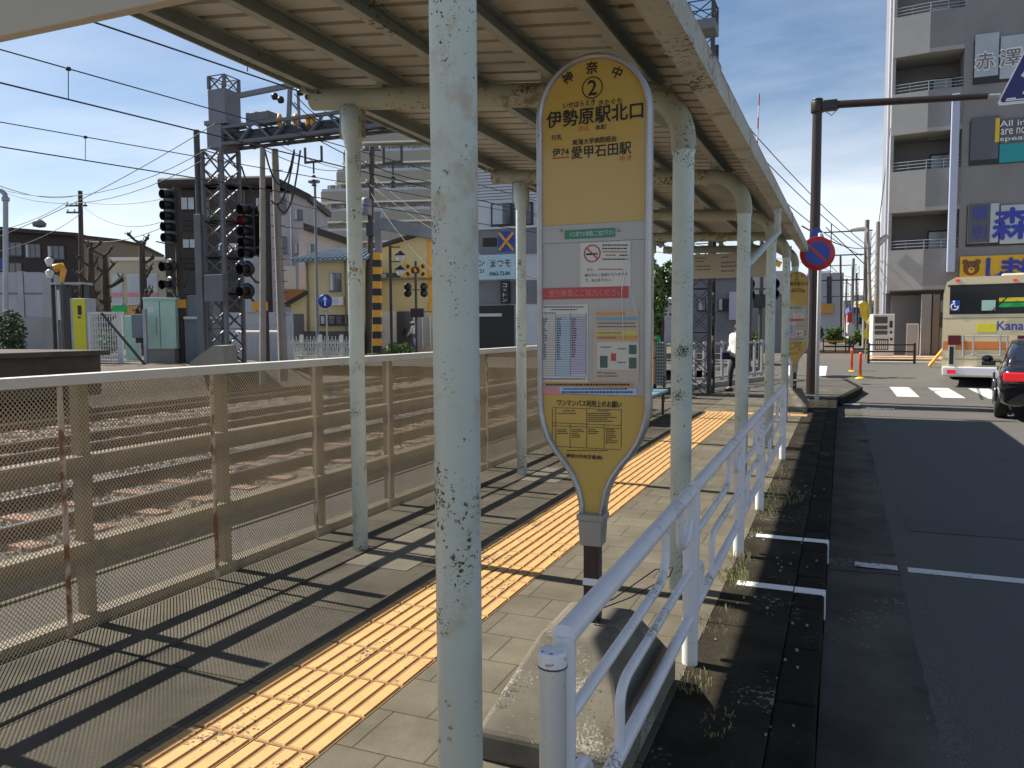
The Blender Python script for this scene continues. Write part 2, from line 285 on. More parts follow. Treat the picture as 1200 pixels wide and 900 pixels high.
 skin=mat('skin', (0.48, 0.30, 0.22), 0.6), hair=mat('hair', (0.02, 0.017, 0.015), 0.6), shirt=mat('white_shirt', (0.72, 0.70, 0.66), 0.8), navyc=mat('navy_cloth', (0.015, 0.018, 0.05), 0.8), dcloth=mat('dark_trousers', (0.025, 0.025, 0.03), 0.85), gcloth=mat('pale_top', (0.5, 0.52, 0.56), 0.8), jeans=mat('blue_grey_trousers', (0.10, 0.11, 0.16), 0.85),
 wood=mat('orange_wood', (0.45, 0.20, 0.07), 0.6, var=0.2, vs=5), bench=mat('bench_blue', (0.18, 0.36, 0.42), 0.5, var=0.1, vs=5), green=mat('bright_green', (0.02, 0.42, 0.10), 0.5), slat=mat('slat_grey', (0.33, 0.34, 0.35), 0.6, var=0.1, vs=3), bear=mat('bear_brown', (0.22, 0.09, 0.03), 0.6), teal=mat('teal_poster', (0.01, 0.30, 0.34), 0.5), sgnb=mat('sign_paleblue', (0.46, 0.66, 0.74), 0.5), syel=mat('shop_yellow', (0.72, 0.44, 0.02), 0.5), lampg=mat('lamp_glass', (0.6, 0.6, 0.55), 0.3),
)
def text(items, name, m, parent, M, bold=0.0, lab=None):
    """items: (string, x, z, height, rotation) written in the local xz plane facing -y; one mesh"""
    mb = MB()
    for it in items:
        s_, x, z, h = it[:4]; rot = it[4] if len(it) > 4 else 0; wd = it[5] if len(it) > 5 else None
        cu = bpy.data.curves.new('t', 'FONT'); cu.body = s_; cu.size = 1.0; cu.align_x = 'CENTER'; cu.align_y = 'CENTER'; cu.resolution_u = 3
        ob = bpy.data.objects.new('t', cu); col.objects.link(ob)
        dg = bpy.context.evaluated_depsgraph_get(); me = bpy.data.meshes.new_from_object(ob.evaluated_get(dg))
        if len(me.vertices):
            xs = [v.co.x for v in me.vertices]; ys = [v.co.y for v in me.vertices]
            cx, cy = (min(xs) + max(xs)) / 2, (min(ys) + max(ys)) / 2; hh = max(ys) - min(ys); ww = max(xs) - min(xs)
            sy = h / hh; sx = (wd / ww) if wd else sy; ca, sa = math.cos(rot), math.sin(rot)
            vs = []
            for v in me.vertices:
                a, b = (v.co.x - cx) * sx, (v.co.y - cy) * sy
                vs.append((x + a * ca - b * sa, 0, z + a * sa + b * ca))
            fl = [tuple(p.vertices) for p in me.polygons]; db = bold * h
            mb.add(vs, fl, M=M)
            if bold:
                for j, (ox, oz) in enumerate(((db, 0), (-db, 0), (0, db), (0, -db))): mb.add([(v_[0] + ox, -.0002 * (j + 1), v_[2] + oz) for v_ in vs], fl, M=M)
        bpy.data.objects.remove(ob); bpy.data.curves.remove(cu); bpy.data.meshes.remove(me)
    return mb.build(name, m, parent, lab=lab)

# ================================================================== SETTING
def ss(a, b, x):
    t = max(0, min(1, (x - a) / (b - a))); return t * t * (3 - 2 * t)
def road_z(x, y): return -0.17 + 0.42 * ss(25.5, 34, y)
def ground_z(x, y):
    t = ss(23.5, 27, y)
    if x > -3.8: return -0.45 if y < 17.5 else (-0.45 + (road_z(x, y) - 0.03 + 0.45) * ss(17.5, 19, y))
    h = -0.42 * (1 - t) + 0.2 * t
    return h + 0.97 * ss(-15.6, -17.5, x) * (1 - ss(21, 24, y))
def sheet(name, xs, ys, zf, m, keep=None):
    mb = MB(); idx = {}; vs = []; fs = []
    for j, y in enumerate(ys):
        for i, x in enumerate(xs): vs.append((x, y, zf(x, y)))
    for j in range(len(ys) - 1):
        for i in range(len(xs) - 1):
            cx, cy = (xs[i] + xs[i + 1]) / 2, (ys[j] + ys[j + 1]) / 2
            if keep is None or keep(cx, cy): fs.append((j * len(xs) + i, j * len(xs) + i + 1, (j + 1) * len(xs) + i + 1, (j + 1) * len(xs) + i))
    mb.add(vs, fs, True); return mb.build(name, m)
def rng(a, b, st):
    n = max(1, int(round((b - a) / st))); return [a + (b - a) * i / n for i in range(n + 1)]
gx = [-1500, -600, -250, -120] + rng(-80, -18, 4) + rng(-17, -3.8, 0.6) + [-3.7] + rng(-2, 60, 4) + [120, 300, 1500]
gy = [-400, -60] + rng(-20, 16, 4) + rng(17, 35, 1) + rng(38, 120, 8) + [200, 400, 900, 2500]
tag(sheet('ground', gx, gy, ground_z, mat('earth', (0.13, 0.11, 0.085), 0.95, c2=(0.08, 0.066, 0.05), vs=2.0, bump=0.6, bs=10)), kind='structure')

# road: asphalt sheet with the concrete gutter at its edge
tag(sheet('road', rng(0.42, 9, 1.5) + rng(12, 60, 6), rng(-12, 24, 4) + rng(25, 35, 0.5), lambda x, y: road_z(x, y), MT['asph']), kind='structure')
tag(sheet('crossing_road', rng(-60, -4, 4) + rng(-3, 0.42, 1.14), rng(25, 35, 0.5), lambda x, y: (road_z(x, y) if x > -3.5 else max(road_z(x, y), 0.22)), MT['asph']), kind='structure')
mb = MB()
for y0 in rng(-9, 18, 3)[:-1]: mb.add([(-0.06, y0 + .006, -0.178), (0.42, y0 + .006, -0.166), (0.42, y0 + 2.994, -0.166), (-0.06, y0 + 2.994, -0.178)], [(0, 1, 2, 3)])
mb.add([(-0.06, -9, -0.186), (0.43, -9, -0.176), (0.43, 26, -0.176), (-0.06, 26, -0.186)], [(0, 1, 2, 3)])
tag(mb.build('gutter_strip', MT['gut']), kind='structure')
mb = MB()
def mark(x0, x1, y0, y1, off=0.004): mb.add([(x0, y0, road_z(x0, y0) + off), (x1, y0, road_z(x1, y0) + off), (x1, y1, road_z(x1, y1) + off), (x0, y1, road_z(x0, y1) + off)], [(0, 1, 2, 3)])
mark(0.12, 0.40, 6.10, 6.22, 0.008); mark(0.45, 4.2, 6.10, 6.22)
mark(0.05, 0.40, 18.9, 19.2, 0.008); mark(0.50, 1.05, 18.2, 18.45)
for k in range(8): mark(1.28 + k * 0.98, 1.78 + k * 0.98, 21.6, 25.0)
for k in range(2): mark(-1.9 + k * 0.98, -1.45 + k * 0.98, 28.0, 31.0)
mark(1.0, 9.0, 32.9, 33.05)
tag(mb.build('road_markings', MT['mark']), kind='structure')

# ragged asphalt edge lapping over the gutter, a patch and old cracks
random.seed(11); mb = MB(); V = []; F = []; ys_ = rng(-6, 20, .09)
for i, y in enumerate(ys_): V += [(0.408 + random.uniform(-.006, .006) + .004 * math.sin(y * 2.3), y, -0.1655), (0.52, y, -0.1665)]
F = [(2 * i, 2 * i + 1, 2 * i + 3, 2 * i + 2) for i in range(len(ys_) - 1)]
mb.add(V, F); tag(mb.build('road_edge', MT['asph']), kind='structure')
tag(MB().add([(0.56, 7.35, -.1662), (3.9, 7.5, -.1662), (3.9, 8.05, -.1662), (0.56, 7.9, -.1662)], [(0, 1, 2, 3)]).build('road_patch', mat('asphalt_patch', (0.10, 0.097, 0.092), 0.9, c2=(0.045, 0.043, 0.041), vs=130, bump=1.0, bs=150, )), kind='structure')

# pavement (bus platform)
def deck(name, x0, x1, y0, y1, z, m): tag(MB().add([(x0, y0, z), (x1, y0, z), (x1, y1, z), (x0, y1, z), (x0, y0, z - .3), (x1, y0, z - .3), (x1, y1, z - .3), (x0, y1, z - .3)], [(0, 1, 2, 3), (0, 4, 5, 1), (1, 5, 6, 2), (2, 6, 7, 3), (3, 7, 4, 0)]).build(name, m), kind='structure')
deck('pavement', -2.36, -0.625, -2, 18.6, 0.0, MT['pave'])
deck('path', -3.02, -2.363, -2, 18.6, 0.0, MT['slab'])
deck('path', -3.78, -3.06, -2, 18.6, 0.012, MT['slab'])
mb = MB(); mb.box(-3.058, -3.024, -2, 18.6, -0.2, 0.014); o = mb.build('path_edge', MT['slab'], bevel=0.004); tag(o, kind='structure')
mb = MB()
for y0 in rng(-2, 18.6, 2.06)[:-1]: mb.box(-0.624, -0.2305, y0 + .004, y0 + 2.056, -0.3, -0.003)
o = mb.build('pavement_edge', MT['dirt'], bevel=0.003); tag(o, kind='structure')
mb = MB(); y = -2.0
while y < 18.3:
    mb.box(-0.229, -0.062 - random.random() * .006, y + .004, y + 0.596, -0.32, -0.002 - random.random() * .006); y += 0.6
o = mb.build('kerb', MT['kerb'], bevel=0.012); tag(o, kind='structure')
# far end of the pavement, rounding the corner
pl = [(-4.2, 18.604), (-0.062, 18.604), (0.0, 19.0), (0.45, 22.3), (0.1, 25.6), (-4.2, 25.9)]
mb = MB(); mb.prism(pl, -0.3, -0.006, ax='z'); tag(mb.build('pavement_corner', MT['gut']), kind='structure')
mb = MB()
for a, b in zip(pl[1:4], pl[2:5]): mb.bar((a[0], a[1], -0.075), (b[0], b[1], -0.075), 0.15, 0.15)
tag(mb.build('kerb_corner', MT['kerb'], bevel=0.02), kind='structure')
# tactile paving: 0.3 m tiles, four long bars each
mb = MB(); bars = MB()
def tact(x0, y0, along='y'):
    mb.box(x0 + .002, x0 + .298, y0 + .002, y0 + .298, -0.05, 0.003)
    for k in range(4):
        c = x0 + 0.0375 + 0.075 * k; c2 = y0 + 0.0375 + 0.075 * k; g_ = random.random() * .0008
        a = (c - .0295, c + .0295, y0 + .008, y0 + .292) if along == 'y' else (x0 + .008, x0 + .292, c2 - .0295, c2 + .0295)
        bars.frustum(a, (a[0] + .005, a[1] - .005, a[2] + .005, a[3] - .005), 0.004, 0.0095 + g_)
y = -1.0
while y < 14.55:
    tact(-2.325, y); tact(-2.023, y); y += 0.3
for k in range(6): tact(-2.325 + 0.3 * k, y, 'x')
o = mb.build('tactile_paving_base', MT['tacb']); tag(o, kind='structure')
o = bars.build('tactile_paving', MT['tac']); tag(o, kind='structure')
mb = MB()
for yy in (4.86, 6.05): mb.box(-0.56, -0.235, yy, yy + .085, -0.02, 0.002); mb.box(-0.228, -0.0575, yy, yy + .085, -0.02, 0.002); mb.box(-0.0645, -0.0555, yy, yy + .085, -0.155, 0.002)
tag(mb.build('kerb_marks', MT['markw'], bevel=0.003), kind='structure')
# worn patches of pale concrete round the column feet
mb = MB(); mb.box(-3.018, -2.55, 4.35, 5.35, -0.1, 0.004); mb.box(-3.018, -2.62, 7.45, 8.25, -0.1, 0.004); tag(mb.build('repaired_patch', MT['patch']), kind='structure')

# railway ground: track bed with loose chips
tag(sheet('track_bed', rng(-15.9, -5.0, .43), rng(-8, 24, 0.5) + rng(36, 240, 12), lambda x, y: -0.36 + (0.10 if -15.6 < x < -5.4 else 0) + 0.02 * math.sin(x * 9 + y * 4) + (0.3 if y > 30 else 0), MT['ballast']), kind='structure')
mb = MB(); mb.box(-4.98, -3.79, -8, 24, -0.4, -0.20); tag(mb.build('trackside_path', MT['darkc']), kind='structure')
mb = MB(); mb.box(-4.96, -4.91, -8, 24, -0.4, -0.185); tag(mb.build('yellow_line', MT['yline']), kind='structure')
def chips(name, n, x0, x1, y0, y1, zf, s0, s1, m):
    mb = MB(); V = []; F = []
    for i in range(n):
        x = random.uniform(x0, x1); y = y0 + (y1 - y0) * random.random() ** 1.6; s_ = random.uniform(s0, s1); z = zf(x, y)
        a = random.random() * 6.28; o = len(V)
        ca, sa = math.cos(a) * s_, math.sin(a) * s_
        V += [(x + ca, y + sa, z), (x - sa * .8, y + ca * .8, z), (x - ca, y - sa, z), (x + sa * .8, y - ca * .8, z), (x + ca * .3 + random.uniform(-.3, .3) * s_, y + sa * .3, z + s_ * random.uniform(.5, 1.1)), (x - ca * .3, y - sa * .3, z + s_ * random.uniform(.4, 1.0))]
        F += [(o, o + 1, o + 4), (o + 1, o + 2, o + 5), (o + 1, o + 5, o + 4), (o + 2, o + 3, o + 5), (o + 3, o, o + 4), (o + 3, o + 4, o + 5)]
    mb.add(V, F); return tag(mb.build(name, m), kind='stuff')
chips('ballast', 34000, -15.5, -5.2, 0, 22, lambda x, y: -0.27, 0.025, 0.055, MT['stone'])
# embankment platform edge on the far side of the tracks
e = MB(); e.box(-60, -15.7, -8, 13.2, 0.1, 1.0); e.box(-60, -15.5, -8, 13.3, 1.0, 1.12)
tag(e.build('far_platform', MT['darkc'], bevel=0.02), kind='structure')

# ================================================================== RAILWAY TRACKS
def track(xc, lab):
    t = thing('railway_track', (xc, 8, -0.3), lab, 'railway track', 'railway tracks beyond the fence')
    for s_ in (-1, 1):
        x = xc + s_ * 0.5335
        mb = MB(); mb.box(x - .062, x + .062, -8, 120, -0.27, -0.256); mb.box(x - .009, x + .009, -8, 120, -0.258, -0.15); mb.box(x - .034, x + .034, -8, 120, -0.152, -0.118)
        r_ = mb.build('rail', MT['rail'], t)
        mb = MB(); mb.box(x - .025, x + .025, -8, 120, -0.119, -0.114); mb.build('rail_head', MT['railtop'], r_)
    mb = MB(); y = -2.0; sl_ = []
    n = 0
    while y < 24 and n < 40:
        m1 = MB(); m1.frustum((xc - 1.0, xc + 1.0, y - .12, y + .12), (xc - .97, xc + .97, y - .09, y + .09), -0.4, -0.235)
        m1.build('sleeper', MT['sleeper'], t); y += 0.65; n += 1
    return t
track(-7.1, 'nearer pair of rusty rails on reddish sleepers beyond the mesh fence')
track(-10.9, 'middle pair of rusty rails over bright ballast beyond the mesh fence')
track(-14.4, 'farthest pair of rails, beneath the railway signal masts')
mb = MB()
for k in range(34): mb.box(-5.55, -5.25, -1 + k * 0.6, -1 + k * .6 + .585, -0.4, -0.165 + random.random() * .012)
tag(mb.build('cable_trough', MT['conc2'], bevel=0.01), 'pale concrete cable trough lids along the near track', 'cable trough')

# ================================================================== BUS SHELTER CANOPY
def zb(x, y=4.65): return 3.13 - 0.095 * (x + 3.38) + 0.016 * (y - 4.65) * max(0, (x + 3.4) / 2.8)
shel = thing('bus_shelter', (-2.0, 8.0, 0), 'long weathered steel bus shelter roof on pale green round columns', 'bus shelter')
YC = [1.72, 4.65, 7.7, 10.76, 13.75, 16.3]
for i, yc in enumerate(YC):
    mb = MB(); pts = [(x, yc, zb(x, yc)) for x in (-3.40, -2.6, -1.9, -1.22)]
    ax, az = -0.86, zb(-0.86, yc)
    for k in range(1, 8):
        a = math.pi / 2 * k / 8; pts.append((-1.16 + 0.30 * math.sin(a), yc, zb(-1.16, yc) - 0.30 * (1 - math.cos(a)) - 0.01 * k / 8))
    pts.append((-0.86, yc, zb(-1.16, yc) - 0.32)); pts.append((-0.86, yc, zb(-1.16, yc) - 0.36))
    mb.tube(pts, 0.071, 24); mb.build('roof_beam', MT['beam'], shel)
    zt = zb(-1.16, yc) - 0.36
    g_ = MB(); g_.prism([(-1.22, zb(-1.22, yc) - .07), (-0.93, zt + 0.12), (-0.93, zt + 0.40), (-1.22, zb(-1.22, yc) - .02)], yc - .006, yc + .006); g_.build('haunch_plate', MT['beam'], shel)
    c_ = MB(); c_.lathe([(0.0, 0), (0.056 if i == 0 else .061, 0), (0.056 if i == 0 else .061, zt), (0.066, zt + .01), (0.066, zt + .05), (0.0, zt + .05)], (-0.86, yc, -0.02), 28); cc = c_.build('column', MT['pole'], shel)
    if i >= 1:
        c_ = MB(); c_.lathe([(0, 0), (0.052, 0), (0.052, 2.80), (0.07, 2.88), (0.075, 2.9), (0.075, 3.06), (0, 3.06)], (-3.09, yc, -0.02), 24); c_.build('column', MT['pole'], shel)
        g_ = MB(); g_.box(-3.175, -3.005, yc - .03, yc + .03, 2.84, 3.05)
        for bx in (-3.14, -3.04): g_.ball((bx, yc - .033, 2.93), 0.012, 8, 6)
        g_.build('bracket', MT['beam'], shel, bevel=0.005)
for px in (-3.44, -2.83, -2.25, -1.67, -1.12):
    mb = MB()
    for a, b in ((1.25, 8.9), (8.904, 16.55)):
        za, zb_ = zb(px, a) + 0.079, zb(px, b) + 0.079
        mb.bar((px, a, za + .05), (px, b, zb_ + .05), 0.006, 0.10); mb.bar((px + .028, a, za + .004), (px + .028, b, zb_ + .004), 0.05, 0.008); mb.bar((px + .028, a, za + .095), (px + .028, b, zb_ + .095), 0.05, 0.008)
    mb.build('purlin', MT['purlin'], shel)
    for yc in YC: MB().box(px - .05, px - .004, yc - .03, yc + .03, zb(px, yc) + .05, zb(px, yc) + .15).build('purlin_cleat', MT['purlin'], shel)
# corrugated sheet, ribs across
mb = MB(); V = []; F = []; prof = []
y = 1.22
while y < 16.6:
    for dy, dz in ((0, 0), (0.150, 0), (0.157, 0.045), (0.193, 0.045)): prof.append((y + dy, dz))
    y += 0.20
XS = [-3.50, -2.8, -2.1, -1.4, -0.84, -0.772]
for yy, dz in prof:
    for x in XS: V.append((x, yy, zb(x, yy) + 0.184 + dz if x < -.8 else 2.90 + .0155 * (yy - 3) + dz))
n = len(XS)
for j in range(len(prof) - 1):
    for i in range(n - 1): F.append((j * n + i, j * n + i + 1, (j + 1) * n + i + 1, (j + 1) * n + i))
mb.add(V, F); o = mb.build('roof_sheet', MT['roof'], shel)
so_ = o.modifiers.new('thickness', 'SOLIDIFY'); so_.thickness = 0.004; so_.offset = 1
# bolt row along the left hem
mb = MB()
for a, b in ((1.22, 8.9), (8.904, 16.6)): mb.bar((-3.505, a, zb(-3.5, a) + .15), (-3.505, b, zb(-3.5, b) + .15), 0.012, 0.16)
mb.build('roof_edge_trim', MT['purlin'], shel)
mb = MB()
for a, b in ((1.2, 6.1), (6.104, 11.3), (11.304, 16.62)):
    def gz_(y): return 2.798 + 0.0155 * (y - 3)
    for (dx, dz, w_, h_) in ((0.058, 0.004, 0.116, 0.008), (-0.004, 0.07, 0.008, 0.14), (0.118, 0.064, 0.008, 0.128), (0.112, 0.130, 0.024, 0.010)):
        mb.bar((-0.765 + dx, a, gz_(a) + dz), (-0.765 + dx, b, gz_(b) + dz), w_, h_)
mb.build('gutter', MT['gutter'], shel, bevel=0.003)
for yy in (6.1, 11.3): MB().box(-0.775, -0.638, yy - .04, yy + .04, gz_(yy) - .006, gz_(yy) + .138).build('gutter_joint', MT['gutter'], shel)
for k in range(19): yy = 1.6 + k * .78; MB().box(-0.83, -0.770, yy, yy + .03, gz_(yy) + .07, gz_(yy) + .095).build('gutter_bracket', MT['gutter'], shel)
yd = 9.6
mb = MB(); mb.tube([(-0.705, yd, gz_(yd) + .01), (-0.705, yd, gz_(yd) - .14), (-0.71, yd + .01, gz_(yd) - .20), (-0.70, yd + .05, gz_(yd) - .27), (-0.87, yd - .75, gz_(yd) - .60), (-0.94, yd - 1.0, gz_(yd) - .72), (-0.95, yd - 1.05, gz_(yd) - .8), (-0.95, 8.55, 0.05)], 0.038, 14)
mb.lathe([(0.0, 0), (0.044, 0), (0.044, .07), (0, .07)], (-0.705, yd, gz_(yd) - .06), 14)
mb.build('downpipe', MT['pipe'], shel)

# boards that hang under both ends of the roof
b1 = tag(MB().box(-3.9, -0.98, 1.80, 1.84, 2.50, 3.02).build('hanging_board', MT['board'], bevel=0.004), 'plain beige board hanging under the near end of the shelter roof', 'sign board')
b2 = thing('hanging_sign', (-2.1, 16.05, 2.6), 'beige notice board with small print hanging under the far end of the roof', 'sign board')
pa, pb = onY(790, 299, 16.05), onY(903, 324, 16.05)
mb = MB(); mb.box(-3.0, pb.x, 16.05, 16.09, pb.z, pa.z); mb.build('panel', MT['board'], b2, bevel=0.004)
mb = MB()
for (x0, y0, x1) in ((815, 302, 826), (815, 306, 823), (815, 311.5, 831), (815, 315.5, 831), (845, 301, 851), (845, 307, 863), (845, 311.5, 862), (845, 317, 858)):
    a = onY(x0, y0, 16.047); b = onY(x1, y0 + 1.1, 16.047); x = a.x
    while x < b.x:
        w_ = random.uniform(.02, .045); mb.box(x, x + w_, 16.044, 16.049, b.z, a.z); x += w_ + .012
mb.build('print', MT['inkg'], b2)
for x in (-2.9, -0.95): MB().box(x, x + .03, 16.06, 16.08, pa.z, zb(x, 16) - .05).build('hanger', MT['beam'], b2)

# ================================================================== MESH FENCE
fen = thing('mesh_fence', (-3.57, 5, 0), 'cream steel fence of expanded metal mesh between the platform and the tracks', 'fence')
F0, F1 = -0.7, 14.9
k = 0; y = F0
while y < F1:
    y2 = min(F1, y + 3.045); MB().box(-3.625, -3.525, y + .002, y2 - .002, 1.283, 1.335).build('top_rail', MT['fcap'], fen, bevel=0.004); y = y2
for z in (0.905, 0.451, 0.062):
    mb = MB(); y = F0
    mb.box(-3.70, -3.60, F0, F1, z - .006, z); mb.box(-3.604, -3.598, F0, F1, z - .105, z - .008)
    mb.build('rail', MT['fence'], fen)
ys = [2.83 + 1.015 * k for k in range(-3, 12)]
for y in ys:
    mb = MB(); mb.box(-3.70, -3.634, y + .078, y + .142, -0.3, 1.28); mb.build('post', MT['fence'], fen, bevel=0.004)
    mb = MB(); mb.box(-3.540, -3.533, y - .112, y - .086, 0.015, 1.28)
    for zz_ in (0.2, 0.66, 1.1): mb.ball((-3.532, y - .099, zz_), 0.007, 6, 4)
    mb.build('cover_strip', MT['frust'], fen)
# expanded metal: real diamond lattice
cw, rh = 0.0115, 0.0133; sw = 0.0013
V = []; Fc = []
def strand(y0, z0, y1, z1, xa, xb):
    dy, dz = y1 - y0, z1 - z0; l_ = math.hypot(dy, dz); ny, nz = -dz / l_ * sw, dy / l_ * sw; o = len(V)
    V.extend([(xa, y0 - ny, z0 - nz), (xb, y0 + ny, z0 + nz), (xb, y1 + ny, z1 + nz), (xa, y1 - ny, z1 - nz)]); Fc.append((o, o + 1, o + 2, o + 3))
def mesh_panel(ya, yb, za, zb_):
    V.clear(); Fc.clear()
    nx = int((yb - ya) / cw); nz_ = int((zb_ - za) / rh)
    for i in range(nx):
        for j in range(nz_):
            y0, y1 = ya + i * cw, ya + (i + 1) * cw
            if (i + j) % 2 == 0: strand(y0, za + j * rh, y1, za + (j + 1) * rh, -3.546, -3.550)
            else: strand(y0, za + (j + 1) * rh, y1, za + j * rh, -3.550, -3.546)
    mb = MB(); mb.add(list(V), list(Fc)); mb.build('mesh_panel', MT['mesh'], fen)
e_ = [F0] + [y - .099 for y in ys if y - .1 > F0] + [F1]
for a, b in zip(e_[:-1], e_[1:]): mesh_panel(a, b, 0.02, 1.285)
mb = MB(); mb.box(-3.76, -3.55, F0 - 2, 16.5, -0.3, 0.016); tag(mb.build('fence_kerb', MT['darkc'], bevel=.01), kind='structure')

# ================================================================== WHITE GUARD RAILINGS
def guard(y0, y1, lab, end=False):
    zt = 0.008 * (y0 - 1.7); X = -0.62
    t = thing('guard_railing', (X, y0, 0), lab, 'guard railing', 'white pipe railings along the kerb')
    h = 0.79 + zt
    mb = MB(); mb.tube([(X, y0 + .075, h), (X, y1, h + .008 * (y1 - y0))], 0.030, 18); mb.build('top_rail', MT['white_rail'], t)
    mb = MB(); mb.tube([(X, y0 + .09, 0.21 + zt), (X, y1 - .03, 0.21 + zt + .006)], 0.024, 14); mb.build('bottom_rail', MT['white_rail'], t)
    r_ = 0.017
    def curve(pts, n=6):
        out = [Vector(pts[0])]
        for i in range(1, len(pts) - 1):
            a, b, c = Vector(pts[i - 1]), Vector(pts[i]), Vector(pts[i + 1]); d = min((b - a).length, (c - b).length) * .48; d = min(d, .09)
            p, q = b + (a - b).normalized() * d, b + (c - b).normalized() * d
            for k_ in range(n + 1): s_ = k_ / n; out.append(p * (1 - s_) ** 2 + b * 2 * s_ * (1 - s_) + q * s_ * s_)
        out.append(Vector(pts[-1])); return out
    def cb(name, pts): mb = MB(); mb.tube(curve(pts), r_, 12); mb.build(name, MT['white_rail'], t)
    L_ = y1 - y0
    cb('upper_bar', [(X, y0 + .09, .565 + zt), (X, y0 + L_ * .66, .575 + zt), (X, y0 + L_ * .70, .64 + zt), (X, y0 + L_ * .70, h)])
    cb('lower_bar', [(X, y0 + L_ * .33, .21 + zt), (X, y0 + L_ * .33, .40 + zt), (X, y0 + L_ * .37, .43 + zt), (X, y1 - .03, .435 + zt)])
    cb('corner_loop', [(X, y0 + .09, .30 + zt), (X, y0 + .11, .39 + zt), (X, y0 + .28, .39 + zt), (X, y0 + .29, .21 + zt)])
    cb('corner_loop', [(X, y1 - .28, h), (X, y1 - .27, .60 + zt), (X, y1 - .10, .60 + zt), (X, y1 - .03, .68 + zt)])
    if end:
        mb = MB(); mb.lathe([(0, -.15), (0.033, -.15), (0.033, .745), (0.0345, .746), (0.035, .749), (0.035, .780), (0.0347, .784), (0.032, .787), (0.029, .7875), (0, .790)], (X, y0 - .005, 0), 28); pp_ = mb.build('post', MT['white_rail'], t)
        mb = MB(); mb.lathe([(.0338, .7475), (.0358, .748), (.0358, .752), (.0338, .7525)], (X, y0 - .005, 0), 28); mb.build('cap_seam', MT['dsteel'], pp_)
        mb = MB()
        for a0_, a1_, r0_, r1_ in ((-2.3, -2.1, .027, .034), (-1.5, -1.2, .029, .035)):
            V = []; n_ = 6
            for i_ in range(n_ + 1):
                aa = a0_ + (a1_ - a0_) * i_ / n_; V += [(X + (r0_ + random.uniform(-.003, .003)) * math.cos(aa), y0 - .005 + r0_ * math.sin(aa), .7905), (X + r1_ * .93 * math.cos(aa), y0 - .005 + r1_ * .93 * math.sin(aa), .7898)]
            mb.add(V, [(2 * i_, 2 * i_ + 1, 2 * i_ + 3, 2 * i_ + 2) for i_ in range(n_)])
        mb.build('paint_chips', MT['brown'], pp_)
        mb = MB(); mb.box(X - .012, X + .012, y0 + .03, y0 + .08, .63, .66); mb.box(X - .012, X + .012, y0 + .03, y0 + .08, .50, .53); mb.build('clamp', MT['white_rail'], t)
        mb = MB(); mb.tube([(X, y0 + .085, 0.0), (X, y0 + .085, h)], 0.027, 14); mb.build('side_tube', MT['white_rail'], t)
    else:
        mb = MB(); mb.tube([(X, y0 + .085, 0.15), (X, y0 + .085, h)], 0.022, 14); mb.build('side_tube', MT['white_rail'], t)
    mb = MB(); mb.tube([(X, y1, -0.15), (X, y1, h + .008)], 0.036, 20); mb.build('post', MT['white_rail'], t)
    return t
guard(1.74, 3.62, 'nearest white railing section, its capped round post beside the concrete block', True)
guard(3.64, 5.50, 'second white railing section, alongside the two painted white kerb marks')
guard(5.52, 6.98, 'third white railing section, with weeds growing under it past the kerb marks')
guard(7.00, 9.80, 'farthest white railing section, ending before the distant stop sign')

# ================================================================== BUS STOP SIGN
SX, SY = -0.886, 2.95
bs = thing('bus_stop_sign', (SX, SY, 0), 'nearest yellow bus stop board with rounded top, standing in the big sloped concrete block', 'bus stop sign')
def q(px, py): return onY(px, py, 2.94)
half = []          # right half of the outline, top to bottom (x offset, z)
hw = 0.224
for k in range(0, 15): a = math.pi / 2 * k / 14; half.append((hw * math.sin(a), 2.355 + hw * math.cos(a)))
half += [(hw, 2.0), (hw, 1.6), (hw, 1.27), (.222, 1.22), (.210, 1.165), (.188, 1.11), (.156, 1.06), (.118, 1.015), (.088, .97), (.066, .92), (.054, .87), (.050, .82)]
def inset(pts, d):
    out = []
    for i, (x, z) in enumerate(pts):
        a = pts[max(0, i - 1)]; b = pts[min(len(pts) - 1, i + 1)]
        t = Vector((b[0] - a[0], b[1] - a[1])).normalized(); nrm = Vector((t.y, -t.x))
        if i == 0: nrm = Vector((0, -1))
        elif nrm.x > 0: nrm = -nrm
        out.append((max(0, x + nrm.x * d) if i else 0, z + nrm.y * d))
    return out
full = lambda h_: [(SX + x, z) for x, z in h_] + [(SX - x, z) for x, z in reversed(h_[1:])]
outer = full(half)
mb = MB(); inr = full(inset(half, 0.020)); nO = len(outer)
prof = [(outer, inr, 2.932, 2.927), ]
V = []; F = []
inr = full(inset(half, 0.022)); mid = full(inset(half, 0.007)); rings = [(inr, 2.942), (full(inset(half, 0.016)), 2.925), (mid, 2.924), (outer, 2.933), (outer, 2.978), (mid, 2.986), (inr, 2.986), (inr, 2.942)]
for ring, yy in rings: V += [(x, yy, z) for x, z in ring]
for r_ in range(len(rings) - 1):
    for i in range(nO): F.append((r_ * nO + i, r_ * nO + (i + 1) % nO, (r_ + 1) * nO + (i + 1) % nO, (r_ + 1) * nO + i))
mb.add(V, F, True); mb.build('frame', MT['alu'], bs)
zA, zB_, zC = q(693, 262).z, q(693, 283).z, q(690, 463).z
inn = inset(half, 0.018)
